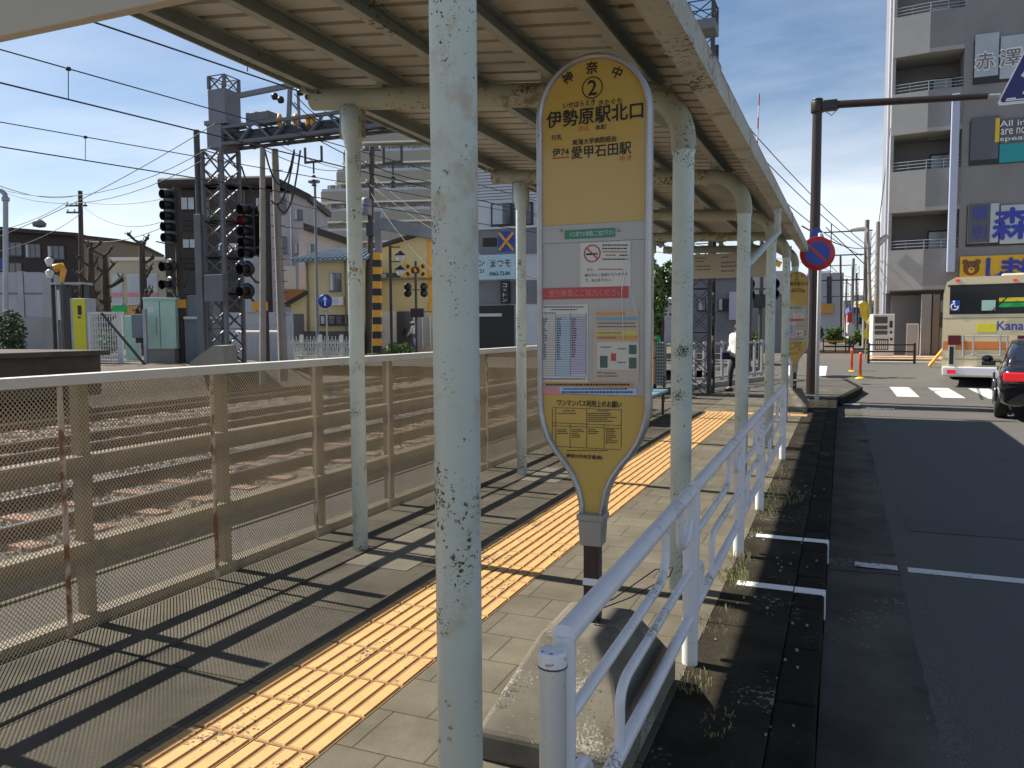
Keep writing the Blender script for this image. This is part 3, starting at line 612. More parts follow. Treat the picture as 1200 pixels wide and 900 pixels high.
def zone(name, z1, z0, m, y0=2.943, y1=2.972):
    pts = [p for p in inn if z0 <= p[1] <= z1]
    def xat(z):
        for a, b in zip(inn[:-1], inn[1:]):
            if b[1] <= z <= a[1]: return a[0] + (b[0] - a[0]) * ((a[1] - z) / max(1e-6, a[1] - b[1]))
        return inn[-1][0]
    pts = ([(xat(z1), z1)] if z1 < inn[0][1] - .001 else []) + [p for p in pts if z0 < p[1] < z1 or p[1] == inn[0][1]] + [(xat(z0), z0)]
    poly = [(SX + x, z) for x, z in pts] + [(SX - x, z) for x, z in reversed(pts) if x > 1e-5]
    return MB().prism(poly, y0, y1).build(name, m, bs)
yt = zone('upper_panel', 2.60, zA + .001, MT['yel']); zone('grey_band', zA, zB_, MT['grayp'], 2.940); pc = zone('poster_case', zB_ - .001, zC + .001, MT['grayp']); yl = zone('lower_panel', zC, 0.825, MT['yel'])
FY = 2.9395
MS = Matrix.Translation((0, 0, 0))
def MSY(y): return Matrix.Translation((0, y, 0))
def it(s_, px, py, hp, wp=None, rot=0):
    p = q(px, py); return (s_, p.x, p.z, hp * .0033, rot, wp * .00342 if wp else None)
text([it('神', 665, 91, 12.5, rot=.50), it('奈', 693.5, 79, 13.5), it('中', 723, 84.5, 12.5, rot=-.45)], 'lettering', MT['ink'], yt, MSY(2.9415), bold=.022)
text([it('伊勢原駅北口', 695.6, 134.7, 18.5, 110), it('2', 694, 102.5, 16.5)], 'lettering', MT['ink'], yt, MSY(2.9415), bold=.022)
text([it('いせはらえき', 678.5, 121.6, 6.5, 37), it('きたぐち', 715, 119.3, 6.5, 26), it('本町', 704, 148.8, 6, 12.5), it('行先', 652, 161, 6.2, 12), it('東海大学病院経由', 696, 164.5, 6.6, 50), it('伊74', 656.7, 178, 9, 19.5), it('愛甲石田駅', 704, 176, 14, 68)], 'lettering', MT['ink'], yt, MSY(2.9415), bold=.014)
text([it('次は', 683.6, 150.3, 6, 12), it('ゆき', 733, 185, 6, 13)], 'red_lettering', MT['inkr'], yt, MSY(2.9415))
p = q(694, 102.5); mb = MB(); V = []; F = []
for k in range(40):
    a = 2 * math.pi * k / 40
    for r_ in (.0365, .0410): V.append((p.x + r_ * math.cos(a), 2.9415, p.z + r_ * math.sin(a)))
for k in range(40): F.append((2 * k, 2 * k + 1, (2 * k + 3) % 80, (2 * k + 2) % 80))
mb.add(V, F); mb.build('number_ring', MT['ink'], yt)
def rect(x0, y0, x1, y1, name, m, parent, y=2.9405, th=.002):
    cx, cy = (x0 + x1) / 2, (y0 + y1) / 2
    return MB().box(q(x0, cy).x, q(x1, cy).x, y, y + th, q(cx, y1).z, q(cx, y0).z).build(name, m, parent)
rect(647, 184, 666.5, 185.4, 'red_underline', MT['inkr'], yt, 2.9412)
gl = rect(662, 268.5, 721, 279, 'green_label', MT['papg'], bs, 2.9365, .003)
text([it('バス停での禁煙にご協力下さい', 694, 273.6, 6, 52)], 'lettering', MT['inkw'], gl, MSY(2.9355))
mb = MB()
for px in (658, 725): pp = q(px, 270); mb = MB(); mb.ball((pp.x, 2.938, pp.z), .006, 8, 6); mb.build('screw', MT['alu'], bs)
po = rect(680, 283.5, 739, 336, 'notice', MT['paper'], pc)
pp = q(694, 297); mb = MB(); V = []; F = []
for k in range(36):
    a = 2 * math.pi * k / 36
    for r_ in (.0285, .0335): V.append((pp.x + r_ * math.cos(a), 2.9395, pp.z + r_ * math.sin(a)))
for k in range(36): F.append((2 * k, 2 * k + 1, (2 * k + 3) % 72, (2 * k + 2) % 72))
mb.add(V, F); mb.bar((pp.x - .021, 2.9393, pp.z + .021), (pp.x + .021, 2.9393, pp.z - .021), .0005, .005, up=(0.7, 0, 0.7)); mb.build('no_smoking_ring', MT['inkr'], po)
mb = MB(); mb.box(pp.x - .024, pp.x + .012, 2.9396, 2.9402, pp.z - .006, pp.z + .001); mb.box(pp.x + .014, pp.x + .021, 2.9396, 2.9402, pp.z - .006, pp.z + .001); mb.build('cigarette', MT['ink'], po)
def print_lines(parent, rows, m, y=2.9392, th=1.6):
    mb = MB()
    for (x0, yy, x1) in rows:
        x = x0
        while x < x1:
            w_ = random.uniform(1.2, 3.6); a = q(x, yy); b = q(min(x1, x + w_), yy + th); hgt = q(x, yy + th).z
            mb.box(a.x, b.x, y, y + .0006, hgt, a.z); x += w_ + .7
    return mb.build('print', m, parent)
print_lines(po, [(706, 286.5, 736), (706, 290.5, 735), (726, 298.5, 736), (706, 303, 737)], MT['ink'], th=1.5)
print_lines(po, [(706, 294.5, 735), (710, 298.5, 722), (701, 315, 730)], MT['inkr'], th=1.2)
text([it('また、', 692, 316, 3.2), it('様の方のご迷惑となりますの', 710, 321.8, 3.6, 49), it('で、お止め下さい。', 701, 328.3, 3.8, 30)], 'lettering', MT['ink'], po, MSY(2.9392))
rs_ = rect(634, 336.5, 736, 350, 'red_strip', MT['papr'], pc, 2.9395)
text([it('整列乗車にご協力ください', 686, 343, 8.5, 86)], 'lettering', MT['papp'], rs_, MSY(2.9386))
tt = rect(632, 357, 689, 448, 'timetable', MT['paper'], pc)
rect(651, 370.5, 668.5, 441, 'blue_column', MT['papb'], tt, 2.9398); rect(668.8, 370.5, 686.5, 438, 'violet_column', MT['papv'], tt, 2.9398)
mb = MB()
for k in range(27):
    yy = 369 + k * 2.75; a = q(633.5, yy); b = q(687, yy); mb.box(a.x, b.x, 2.9388, 2.9394, (a.z + b.z) / 2 - .0006, (a.z + b.z) / 2 + .0006)
for px in (633.5, 651, 668.6, 687): a = q(px, 405); mb.box(a.x - .0006, a.x + .0006, 2.9388, 2.9394, q(px, 441).z, q(px, 366).z)
mb.build('table_rules', MT['inkg'], tt)
print_lines(tt, [(634, 359.2, 684), (646, 362.4, 676), (634, 366.3, 650)] + [(634.5, 373.2 + 2.75 * k, 634.5 + random.uniform(3, 8)) for k in range(18)] + [(652.5, 373.2 + 2.75 * k, 654 + random.uniform(2, 4)) for k in range(18)] + [(670, 373.2 + 2.75 * k, 672 + random.uniform(2, 4)) for k in range(17)] + [(634, 443.5, 686)], MT['ink'], 2.9384, th=1.1)
pt = rect(695, 362, 749, 447, 'poster', MT['papt'], pc)
for r_ in ((699, 366, 732, 369.5, 'papo'), (699, 371.5, 747, 375.5, 'papc'), (699, 388, 747, 393, 'papy'), (699, 393.6, 747, 398, 'papo'), (700, 401, 748, 433, 'papl'), (703, 417, 712, 431, 'papd'), (737, 404, 746, 415, 'papd'), (737, 419, 746, 432, 'papd'), (716, 414, 722, 423, 'papr')):
    rect(*r_[:4], 'picture', MT[r_[4]], pt, 2.9395 if r_[4] != 'papl' else 2.9400)
print_lines(pt, [(700, 378, 744), (700, 382, 746), (701, 389.5, 728), (701, 395, 722), (704, 406, 716), (724, 408, 734), (724, 424, 733), (700, 436, 706), (708, 436.5, 722), (700, 440, 706), (708, 440, 724)], MT['inkg'], 2.9388, th=1.4)
so1 = rect(636, 448.3, 741, 453, 'orange_strip', MT['papo'], pc, 2.9395); print_lines(so1, [(640, 449.6, 738)], MT['ink'], 2.9388, th=2.2)
rect(631, 454, 655.5, 461.5, 'pink_strip', MT['papp'], pc, 2.9395); sb_ = rect(655.7, 454, 746, 462, 'blue_strip', MT['papb'], pc, 2.9395)
print_lines(sb_, [(660, 455, 735)], MT['ink'], 2.9388, th=1.5); print_lines(sb_, [(658, 458.3, 742)], MT['inkb'], 2.9388, th=2.4)
mb = MB(); mb.bar(tuple(q(739, 283)), tuple(q(729, 340)), .0008, .003, up=(1, 0, 0)); mb.bar(tuple(q(729, 340)), tuple(q(731, 400)), .0008, .0016, up=(1, 0, 0)); mb.bar(tuple(q(741, 345)), tuple(q(747, 372)), .0008, .0016, up=(1, 0, 0))
for i, v in enumerate(mb.v): mb.v[i] = (v[0], v[1] - .006, v[2])
mb.build('cover_crack_glint', MT['inkw'], pc)  # cracks in the clear cover, their bright reflection painted white
text([it('ワンマンバス利用上のお願い', 690, 473, 7.6, 76), it('神奈川中央交通(株)', 684.5, 535.5, 5.8, 43)], 'lettering', MT['ink'], yl, MSY(2.9415), bold=.02)
mb = MB()
def ln(x0, y0, x1, y1, t_=.0008):
    a, b = q(x0, y0), q(x1, y1)
    if abs(x1 - x0) > abs(y1 - y0): mb.box(a.x, b.x, 2.9408, 2.9414, (a.z + b.z) / 2 - t_, (a.z + b.z) / 2 + t_)
    else: mb.box(a.x - t_, a.x + t_, 2.9408, 2.9414, b.z, a.z)
for yy in (479, 497, 500.5, 525): ln(647, yy, 728, yy)
for px in (647, 651, 687.5, 728): ln(px, 479, px, 525)
for px in (668, 708): ln(px, 497, px, 525)
mb.build('table_rules', MT['ink'], yl)
print_lines(yl, [(660, 481, 674), (700, 481, 714)] + [(653, 484 + 2.4 * k, 660 + random.uniform(10, 25)) for k in range(1)] + [(689, 484 + 2.3 * k, 689 + random.uniform(16, 36)) for k in range(5)] + [(653, 503 + 2.2 * k, 653 + random.uniform(8, 14)) for k in range(3)] + [(670, 503 + 2.2 * k, 670 + random.uniform(6, 16)) for k in range(5)] + [(689, 503 + 2.2 * k, 689 + random.uniform(6, 16)) for k in range(3)] + [(710, 503 + 2.2 * k, 710 + random.uniform(6, 16)) for k in range(8)] + [(664, 527.5, 712)], MT['ink'], 2.9409, th=.9)
# collar, square post, block
mb = MB(); mb.frustum((SX - .043, SX + .043, SY - .038, SY + .038), (SX - .048, SX + .048, SY - .043, SY + .043), .705, .805); mb.box(SX - .054, SX + .054, SY - .048, SY + .048, .805, .83); mb.build('collar', MT['collar'], bs, bevel=.005)
mb = MB(); mb.box(SX - .030, SX + .030, SY - .030, SY + .030, .38, .71); po_ = mb.build('post', MT['brown'], bs, bevel=.004)
MB().box(SX - .0315, SX + .0315, SY - .0315, SY + .0315, .548, .576).build('white_band', MT['whiteS'], po_)
mb = MB(); mb.box(SX - .038, SX - .0, SY - .05, SY - .037, .46, .49); mb.build('bolt', MT['galv'], po_)
mb = MB(); A_ = (-1.185, -0.645, 2.50, 3.42); B_ = (-1.035, -0.765, 2.77, 3.13)
mb.frustum(A_, A_, 0.0, 0.105); V = [tuple(v) for v in mb.v[:4]]
mb = MB(); mb.add([(A_[0], A_[2], 0), (A_[1], A_[2], 0), (A_[1], A_[3], 0), (A_[0], A_[3], 0), (A_[0], A_[2], .105), (A_[1], A_[2], .105), (A_[1], A_[3], .105), (A_[0], A_[3], .105), (B_[0], B_[2], .400), (B_[1], B_[2], .400), (B_[1], B_[3], .400), (B_[0], B_[3], .400)],
       [(0, 3, 2, 1), (0, 1, 5, 4), (1, 2, 6, 5), (2, 3, 7, 6), (3, 0, 4, 7), (4, 5, 9, 8), (5, 6, 10, 9), (6, 7, 11, 10), (7, 4, 8, 11), (8, 9, 10, 11)])
mb.build('concrete_base', MT['conc'], bs, bevel=.016)
far = dup(bs, (-0.80, 15.75, 0.0), 'distant yellow bus stop board beyond the far end of the white railings')
mb = MB(); mb.tube([(-.90, 2.90, .47), (-.80, 2.93, .50), (-.66, 3.05, .60), (-.60, 3.10, .60), (-.61, 3.08, .57), (-.75, 3.0, .49), (-.88, 2.93, .44)], .0025, 6)
tag(mb.build('tie_wire', MT['wire']), 'thin black wire looped from the sign post to the white railing', 'wire')

# ================================================================== ROADSIDE POSTS
pb_ = onZ(957, 475, 0.0); PX, PY = pb_.x, pb_.y
npk = thing('no_parking_sign', (PX, PY, 0), 'round red and blue no parking disc on a slim white pole', 'traffic sign')
mb = MB(); mb.lathe([(0, -.1), (.038, -.1), (.038, 3.35), (.03, 3.38), (0, 3.38)], (PX, PY, 0), 16); mb.build('pole', MT['whiteS'], npk)
dc = onY(958, 297, PY - .07); Md = Matrix.Translation((dc.x, PY - .07, dc.z)) @ Matrix.Rotation(R(12), 4, 'Z')
mb = MB(); mb.lathe([(0, 0), (.325, 0), (.33, .004), (.33, .02), (0, .02)], (0, 0, 0), 40, Md, axis='y'); rd = mb.build('disc', MT['redS'], npk)
mb = MB(); mb.lathe([(0, 0), (.232, 0)], (0, -.003, 0), 40, Md, axis='y'); mb.build('blue_field', MT['blueS'], rd)
mb = MB(); mb.bar((-.165, -.006, .165), (.165, -.006, -.165), .002, .055, up=(.7, 0, .7), M=Md); mb.build('red_slash', MT['redS'], rd)
mb = MB(); mb.tube([(PX - .04, PY, dc.z + .1), (PX + .04, PY, dc.z + .1)], .05, 10); mb.build('clamp', MT['galv'], npk)

bp0 = onZ(951, 462, -0.006); BX, BY = bp0.x, bp0.y; dB = BY * 0.93
xs_ = thing('crossing_sign', (BX, BY, 0), 'tall brown pole whose long arm holds a dark blue pedestrian crossing sign over the road', 'traffic sign')
topz = onY(965, 117, BY).z
mb = MB(); mb.tube([(BX, BY, -.05), (BX, BY, topz)], [.125, .10], 20); mb.lathe([(0, 0), (.115, 0), (.115, .04), (0, .07)], (BX, BY, topz - .01), 16); mb.build('pole', MT['brown'], xs_)
a1, a2, a3 = onY(953, 126, BY), onY(1157, 113, BY), onY(1172, 112, BY)
mb = MB(); mb.tube([(a1.x, BY - .02, a1.z), (BX + .35, BY - .02, a1.z + .01), (a2.x, BY - .02, a2.z)], [.09, .085, .065], 14); mb.build('arm', MT['brown'], xs_)
mb = MB(); mb.lathe([(0, 0), (.14, 0), (.14, .26), (0, .26)], (BX, BY, a1.z - .13), 16); mb.box(BX + .1, BX + .42, BY - .13, BY + .09, a1.z - .11, a1.z + .11); mb.build('clamp', MT['brown'], xs_, bevel=.02)
mb = MB(); mb.tube([(a2.x, BY - .02, a2.z), (a3.x, BY - .02, a3.z)], .04, 10); mb.tube([(BX + .15, BY - .02, a1.z - .1), (BX + .3, BY - .02, a1.z - .22), (BX + .45, BY - .02, a1.z - .08)], .012, 6); mb.build('arm_end', MT['galv'], xs_)
c0 = onY(1169, 124, BY - .06); Wd = 1.30; Hh = 1.32
tri = [(0.03, 0), (Wd - .03, 0), (Wd, .06), (Wd * .5 + .10, Hh), (Wd * .5 - .10, Hh), (0, .06)]
Mt = Matrix.Translation((c0.x, BY - .08, c0.z))
mb = MB(); mb.prism(tri, 0, .03, Mt); pn = mb.build('sign_panel', MT['whiteS'], xs_)
tri2 = [(Wd / 2 + (x - Wd / 2) * .93, .055 + z * .91) for x, z in tri]
mb = MB(); mb.prism(tri2, -.004, 0.0, Mt); mb.build('blue_field', MT['navy'], pn)
mb = MB(); MW = Mt @ Matrix.Translation((0, -.007, 0))
mb.lathe([(0, 0), (.075, 0)], (.66, 0, .93), 18, MW, axis='y')
for pts in ([(.56, .80), (.72, .84), (.76, .52), (.62, .50)], [(.60, .56), (.70, .50), (.52, .16), (.43, .19)], [(.68, .54), (.77, .50), (.90, .18), (.82, .14)], [(.56, .79), (.60, .74), (.44, .52), (.39, .56)], [(.71, .80), (.75, .74), (.90, .58), (.86, .54)]): mb.prism(pts, 0, .002, MW)
for pts in ([(.14, .10), (.32, .10), (.32, .13), (.16, .13)], [(.14, .07), (1.16, .07), (1.16, .095), (.14, .095)]): mb.prism(pts, 0, .002, MW)
mb.build('walking_figure', MT['whiteS'], pn)
bt = onY(957.5, 267, BY - .12)
mb = MB(); mb.prism([(bt.x - .30, bt.z - .55), (bt.x + .30, bt.z - .55), (bt.x + .06, bt.z), (bt.x - .06, bt.z)], BY - .14, BY - .12); mb.build('small_blue_panel', MT['blueS'], xs_)

# red plastic delineators on a low island, yellow flags
dl = thing('delineator_post', tuple(onZ(1008, 444, -.006)), 'nearer red plastic delineator with a green and yellow foot', 'delineator post', 'red delineator posts at the junction')
o_ = ORG[dl.name]
mb = MB(); mb.lathe([(0, .05), (.045, .05), (.038, .70), (.05, .72), (.05, .78), (0, .80)], o_, 16); mb.build('tube', MT['del_'], dl)
mb = MB(); mb.lathe([(.0, 0), (.15, 0), (.14, .03), (.06, .06), (0, .06)], o_, 18); mb.build('foot', MT['safety'], dl)
dup(dl, onZ(998, 436, -.006), 'farther red plastic delineator, left of the one with the bright foot')
t = thing('warning_flag', tuple(onZ(1013, 428, .05)), 'upper and lower yellow flags drooping from a bamboo pole by the junction', 'flag')
o_ = ORG[t.name]; dF = 21.0
def nearp(px, py): return onY(px, py, o_.y)
mb = MB(); mb.tube([nearp(1013, 428), nearp(1019, 347)], .022, 8); mb.build('pole', MT['weed'], t)
for (pts) in ([(1006, 357), (1014, 352), (1020, 362), (1019, 372), (1016, 380), (1010, 372)], [(1013, 386), (1019, 381), (1018, 398), (1012, 396)]):
    V = [nearp(*p_) for p_ in pts]; mb = MB(); n_ = len(V)
    V2 = [v + Vector((0, .03, 0)) + Vector((.0, random.uniform(-.1, .1), 0)) for v in V]
    mb.add(V + V2, [tuple(range(n_)), tuple(reversed(range(n_, 2 * n_)))] + [(i, i + n_, (i + 1) % n_ + n_, (i + 1) % n_) for i in range(n_)]); mb.build('flag', MT['flag'], t)

# ================================================================== BUS
Yb = 25.5; bl = onY(1105, 400, Yb).x; bus = thing('city_bus', (bl + 1.2, Yb, road_z(0, Yb)), 'cream city bus with an orange band seen from behind at the junction', 'bus')
br_ = bl + 2.40; z0 = onY(1150, 440, Yb).z; z1 = onY(1150, 325, Yb).z; zr = z1
def sec(y, k=0): return [(bl + .02, z0), (br_ - .02, z0), (br_, z0 + .25), (br_, z1 - .45), (br_ - .07, z1 - .12), (br_ - .28, z1), (bl + .28, z1), (bl + .07, z1 - .12), (bl, z1 - .45), (bl, z0 + .25)]
V = []; F = []; st = [(Yb + .10, .94), (Yb, .985), (Yb + .12, 1.0), (Yb + 10.2, 1.0), (Yb + 10.4, .97)]
cx, cz = (bl + br_) / 2, (z0 + z1) / 2
for y, k in st[1:]: V += [(cx + (x - cx) * k, y, cz + (z - cz) * (k if z > cz else 1)) for x, z in sec(y)]
mb = MB(); nS = len(st) - 1
for j in range(nS - 1):
    for i in range(10): F.append((j * 10 + i, j * 10 + (i + 1) % 10, (j + 1) * 10 + (i + 1) % 10, (j + 1) * 10 + i))
F += [tuple(range(10)), tuple(reversed(range((nS - 1) * 10, nS * 10)))]
mb.add(V, F); body = mb.build('body', MT['buscream'], bus, bevel=.04)
def brect(x0, y0, x1, y1, name, m, parent=None, out=.02, th=.05, bev=0):
    a = onY(x0, (y0 + y1) / 2, Yb); b = onY((x0 + x1) / 2, y0, Yb); c = onY((x0 + x1) / 2, y1, Yb); d = onY(x1, (y0 + y1) / 2, Yb)
    return MB().box(a.x, min(d.x, br_ - .06) if x1 >= 1200 else d.x, Yb - out, Yb - out + th, c.z, b.z).build(name, m, parent or bus, bevel=bev)
wn = brect(1113, 335, 1212, 368, 'rear_window', MT['busg'], out=.012, bev=.01)
brect(1111, 333, 1214, 335, 'window_seal', MT['black'], out=.010)
brect(1105, 400, 1212, 410, 'orange_band', MT['busor'], out=.006)
brect(1111, 393, 1126, 404, 'tail_lamp', MT['taild'], out=.03, bev=.01)
brect(1191, 393, 1206, 404, 'tail_lamp', MT['taild'], out=.03, bev=.01)
gr = brect(1111, 404.5, 1119, 428, 'vent', MT['paper'], out=.025); brect(1112.5, 406, 1117.5, 427, 'vent_grille', MT['black'], gr, out=.03)
brect(1105, 372.2, 1212, 372.9, 'body_seam', MT['tanw'], out=.004, th=.01); brect(1105, 420.5, 1212, 421.2, 'body_seam', MT['tanw'], out=.004, th=.01); brect(1150, 422, 1166, 428, 'engine_vent', MT['black'], out=.01)
MB().bar(onY(1160, 367, Yb - .05), onY(1184, 345, Yb - .05), .03, .03).build('wiper', MT['black'], bus)
for px_ in (1120, 1186): brect(px_, 327.5, px_ + 5, 330, 'upper_lamp', MT['tail'], out=.03)
bm = brect(1104, 430, 1214, 440.5, 'bumper', MT['busw'], out=.12, th=.4, bev=.03); brect(1110, 433, 1120, 437.5, 'reflector', MT['tail'], bm, out=.13)
mb = MB()
for px in (1129, 1141, 1172, 1180): a = onY(px, 393, Yb - .06); b = onY(px, 418, Yb - .06); mb.tube([a, b], .022, 8)
for py in (394, 416): a = onY(1129, py, Yb - .06); b = onY(1182, py, Yb - .06); mb.tube([a, b], .018, 8)
mb.build('protection_bars', MT['galv'], bus)
brect(1144, 379, 1167, 389, 'yellow_notice', MT['safety'], out=.006); st_ = brect(1114, 352, 1125, 364.5, 'wheelchair_sticker', MT['blueS'], wn, out=.018)
mb = MB(); c_ = onY(1119, 359.5, Yb - .021); mb.tube([c_ + Vector((.09 * math.cos(a), 0, .09 * math.sin(a))) for a in [R(d_) for d_ in range(100, 400, 20)]], .014, 6); mb.ball(c_ + Vector((-.02, 0, .14)), .03, 8, 6); mb.bar(c_ + Vector((-.01, 0, .12)), c_ + Vector((.0, 0, .0)), .02, .03); mb.bar(c_, c_ + Vector((.09, 0, 0)), .02, .03); mb.build('wheelchair_mark', MT['inkw'], st_)
brect(1170, 349, 1208, 353.5, 'route_label', MT['safety'], wn, out=.018); brect(1170, 355, 1208, 360, 'route_label', MT['green'], wn, out=.018); brect(1150, 352, 1166, 364, 'seat_back', MT['mintbox'], wn, out=.016)
cc = onY(1190, 381.5, Yb); text([('Kanachu', onY(1168, 382, Yb).x + .52, cc.z, .24, 0, 1.04)], 'lettering', MT['inkb'], bus, MSY(Yb - .012), bold=.02)
mb = MB(); mb.box(bl + 1.35, bl + 2.1, Yb + .4, Yb + 3.5, z1 - .02, z1 + .10); mb.build('roof_unit', MT['buscream'], bus, bevel=.05)
mb = MB(); mb.box(bl + .15, br_ - .15, Yb + .3, Yb + 9.5, road_z(0, Yb) + .28, z0 + .05); mb.build('chassis', MT['black'], bus)
for (xx, yy) in ((bl + .02, Yb + 2.6), (br_ - .30, Yb + 2.6), (bl + .02, Yb + 8.2), (br_ - .30, Yb + 8.2)):
    mb = MB(); mb.lathe([(0, 0), (.42, 0), (.47, .04), (.47, .24), (.42, .28), (0, .28)], (xx, yy, road_z(0, yy) + .47), 24, axis='x'); wh = mb.build('wheel', MT['tyre'], bus)
    mb = MB(); mb.lathe([(0, -.01), (.26, -.01), (.27, .29), (0, .29)], (xx, yy, road_z(0, yy) + .47), 18, axis='x'); mb.build('rim', MT['rim'], wh)
for yy in rng(Yb + .6, Yb + 8.8, 1.6)[:-1]: MB().box(bl - .006, bl + .02, yy, yy + 1.35, z0 + 1.0, z1 - .55).build('side_window', MT['glass'], bus)
aB = R(-10); corner = Vector((bl - bus.location.x, 0)); rot_c = Vector((corner.x * math.cos(aB), corner.x * math.sin(aB)))
bus.rotation_euler.z = aB; bus.location.x = bl - rot_c.x; bus.location.y = Yb - rot_c.y
# leaning striped barrier pole near the bus
a, b = onY(1089, 429, 31), onY(1110, 404, 31)
tag(MB().tube([a, b], .06, 10).build('barrier_pole', MT['orange']), 'short orange pole leaning by the pavement left of the bus', 'pole')

# ================================================================== CAR
cp = onZ(1172, 489, -.17); c0x = onZ(1161, 491, -.17).x
car = thing('parked_car', (c0x + .86, cp.y + 1.2, -.17), 'shiny black sedan at the right edge, its red tail lamp towards us', 'car')
MC = frame((c0x, cp.y - 1.0, -.17), (.990, -.14))
def loft(secs, M, closed_ends=True):
    mb = MB(); n_ = len(secs[0]); V = [p_ for s_ in secs for p_ in s_]; F = []
    for j in range(len(secs) - 1):
        for i in range(n_): F.append((j * n_ + i, j * n_ + (i + 1) % n_, (j + 1) * n_ + (i + 1) % n_, (j + 1) * n_ + i))
    F += [tuple(reversed(range(n_))), tuple(range((len(secs) - 1) * n_, len(secs) * n_))]
    mb.add(V, F, True, M); return mb
W2 = .88; XC = .86
def csec(y, w, zb0, zs):
    pts = []
    for (fx, z) in ((.80, zb0), (.97, zb0 + .08), (1.0, zb0 + .28), (1.0, zs - .22), (.965, zs - .08), (.88, zs), (.5, zs + .03)):
        pts.append((XC + fx * w, y, z))
    return pts + [(2 * XC - x, yy, z) for x, yy, z in reversed(pts)]
S_ = [csec(0.0, .70, .42, .86), csec(.05, .80, .30, .95), csec(.22, .86, .24, 1.03), (csec(1.0, .88, .20, 1.0)), csec(2.3, .885, .18, .97), csec(3.4, .88, .18, .93), csec(4.1, .86, .20, .84), csec(4.45, .78, .26, .72), csec(4.6, .62, .36, .62)]
o = loft(S_, MC).build('body', MT['carp'], car); m_ = o.modifiers.new('smooth', 'SUBSURF'); m_.levels = 1; m_.render_levels = 2
def gsec(y, w0, w1, z0_, z1_): return [(XC - w0, y, z0_), (XC - w1, y, z1_ - .03), (XC - w1 * .8, y, z1_), (XC + w1 * .8, y, z1_), (XC + w1, y, z1_ - .03), (XC + w0, y, z0_)]
o = loft([gsec(.55, .74, .70, .98, 1.02), gsec(1.05, .78, .64, .97, 1.33), gsec(1.45, .80, .63, .96, 1.44), gsec(2.3, .80, .62, .95, 1.46), gsec(2.7, .80, .61, .94, 1.42), gsec(3.45, .76, .66, .92, .97)], MC).build('cabin', MT['carp'], car)
MBx = MB()
# side glass, rear glass
for s_ in (-1, 1):
    def sx(w): return XC + s_ * (w + .008)
    mb = MB(); mb.add([(sx(.785), 1.25, 1.0), (sx(.785), 2.15, .99), (sx(.640), 2.15, 1.39), (sx(.650), 1.45, 1.37)], [(0, 1, 2, 3) if s_ > 0 else (3, 2, 1, 0)], M=MC); o = mb.build('side_window', MT['carg'], car)
    mb = MB(); mb.add([(sx(.785), 2.22, .99), (sx(.775), 3.1, .97), (sx(.640), 2.62, 1.38), (sx(.640), 2.22, 1.39)], [(0, 1, 2, 3) if s_ > 0 else (3, 2, 1, 0)], M=MC); mb.build('side_window', MT['carg'], car)
    mb = MB(); mb.ball((XC + s_ * 1.02, 3.05, 1.03), .11, 12, 8, MC, sc=(1.0, .6, .75)); mb.box(XC + s_ * .86 - .05, XC + s_ * .86 + .08, 3.02, 3.08, .96, 1.0, M=MC); mb.build('mirror', MT['carp'], car)
    mb = MB(); mb.box(XC + s_ * .62 - .17, XC + s_ * .62 + .17, -.015, .25, .74, .90, M=MC); mb.build('tail_lamp', MT['tail'], car, bevel=.03)
    for yy in (1.02, 3.72):
        xw = XC + s_ * .70
        mb = MB(); prof_ = [(0, -.11), (.29, -.11), (.325, -.09), (.33, 0), (.325, .09), (.29, .11), (0, .11)]; mb.lathe(prof_, (XC + s_ * .785, yy, .33), 28, MC, axis='x'); wh = mb.build('wheel', MT['tyre'], car)
        mb = MB(); mb.lathe([(0, s_ * .118), (.06, s_ * .121), (.20, s_ * .112), (.225, s_ * .116), (.23, s_ * .10)], (XC + s_ * .785, yy, .33), 24, MC, axis='x'); mb.build('rim', MT['rim'], wh)
        mb = MB(); mb.tube([(XC + s_ * .885, yy + .37 * math.cos(a), .33 + .37 * math.sin(a)) for a in [R(d_) for d_ in range(0, 181, 15)]], .025, 8, M=MC); mb.build('wheel_arch', MT['carp'], car)
mb = MB(); mb.add([(XC - .60, .66, 1.065), (XC + .60, .66, 1.065), (XC + .55, 1.02, 1.32), (XC - .55, 1.02, 1.32)], [(0, 1, 2, 3)], M=MC @ Matrix.Translation((0, -.015, .02))); mb.build('rear_window', MT['carg'], car)
mb = MB(); mb.box(XC - .17, XC + .17, -.03, .0, .58, .74, M=MC); mb.build('number_plate', MT['whiteS'], car)
mb = MB(); mb.box(XC - .895, XC - .88, 1.5, 3.3, .26, .32, M=MC); mb.build('side_trim', MT['galv'], car)

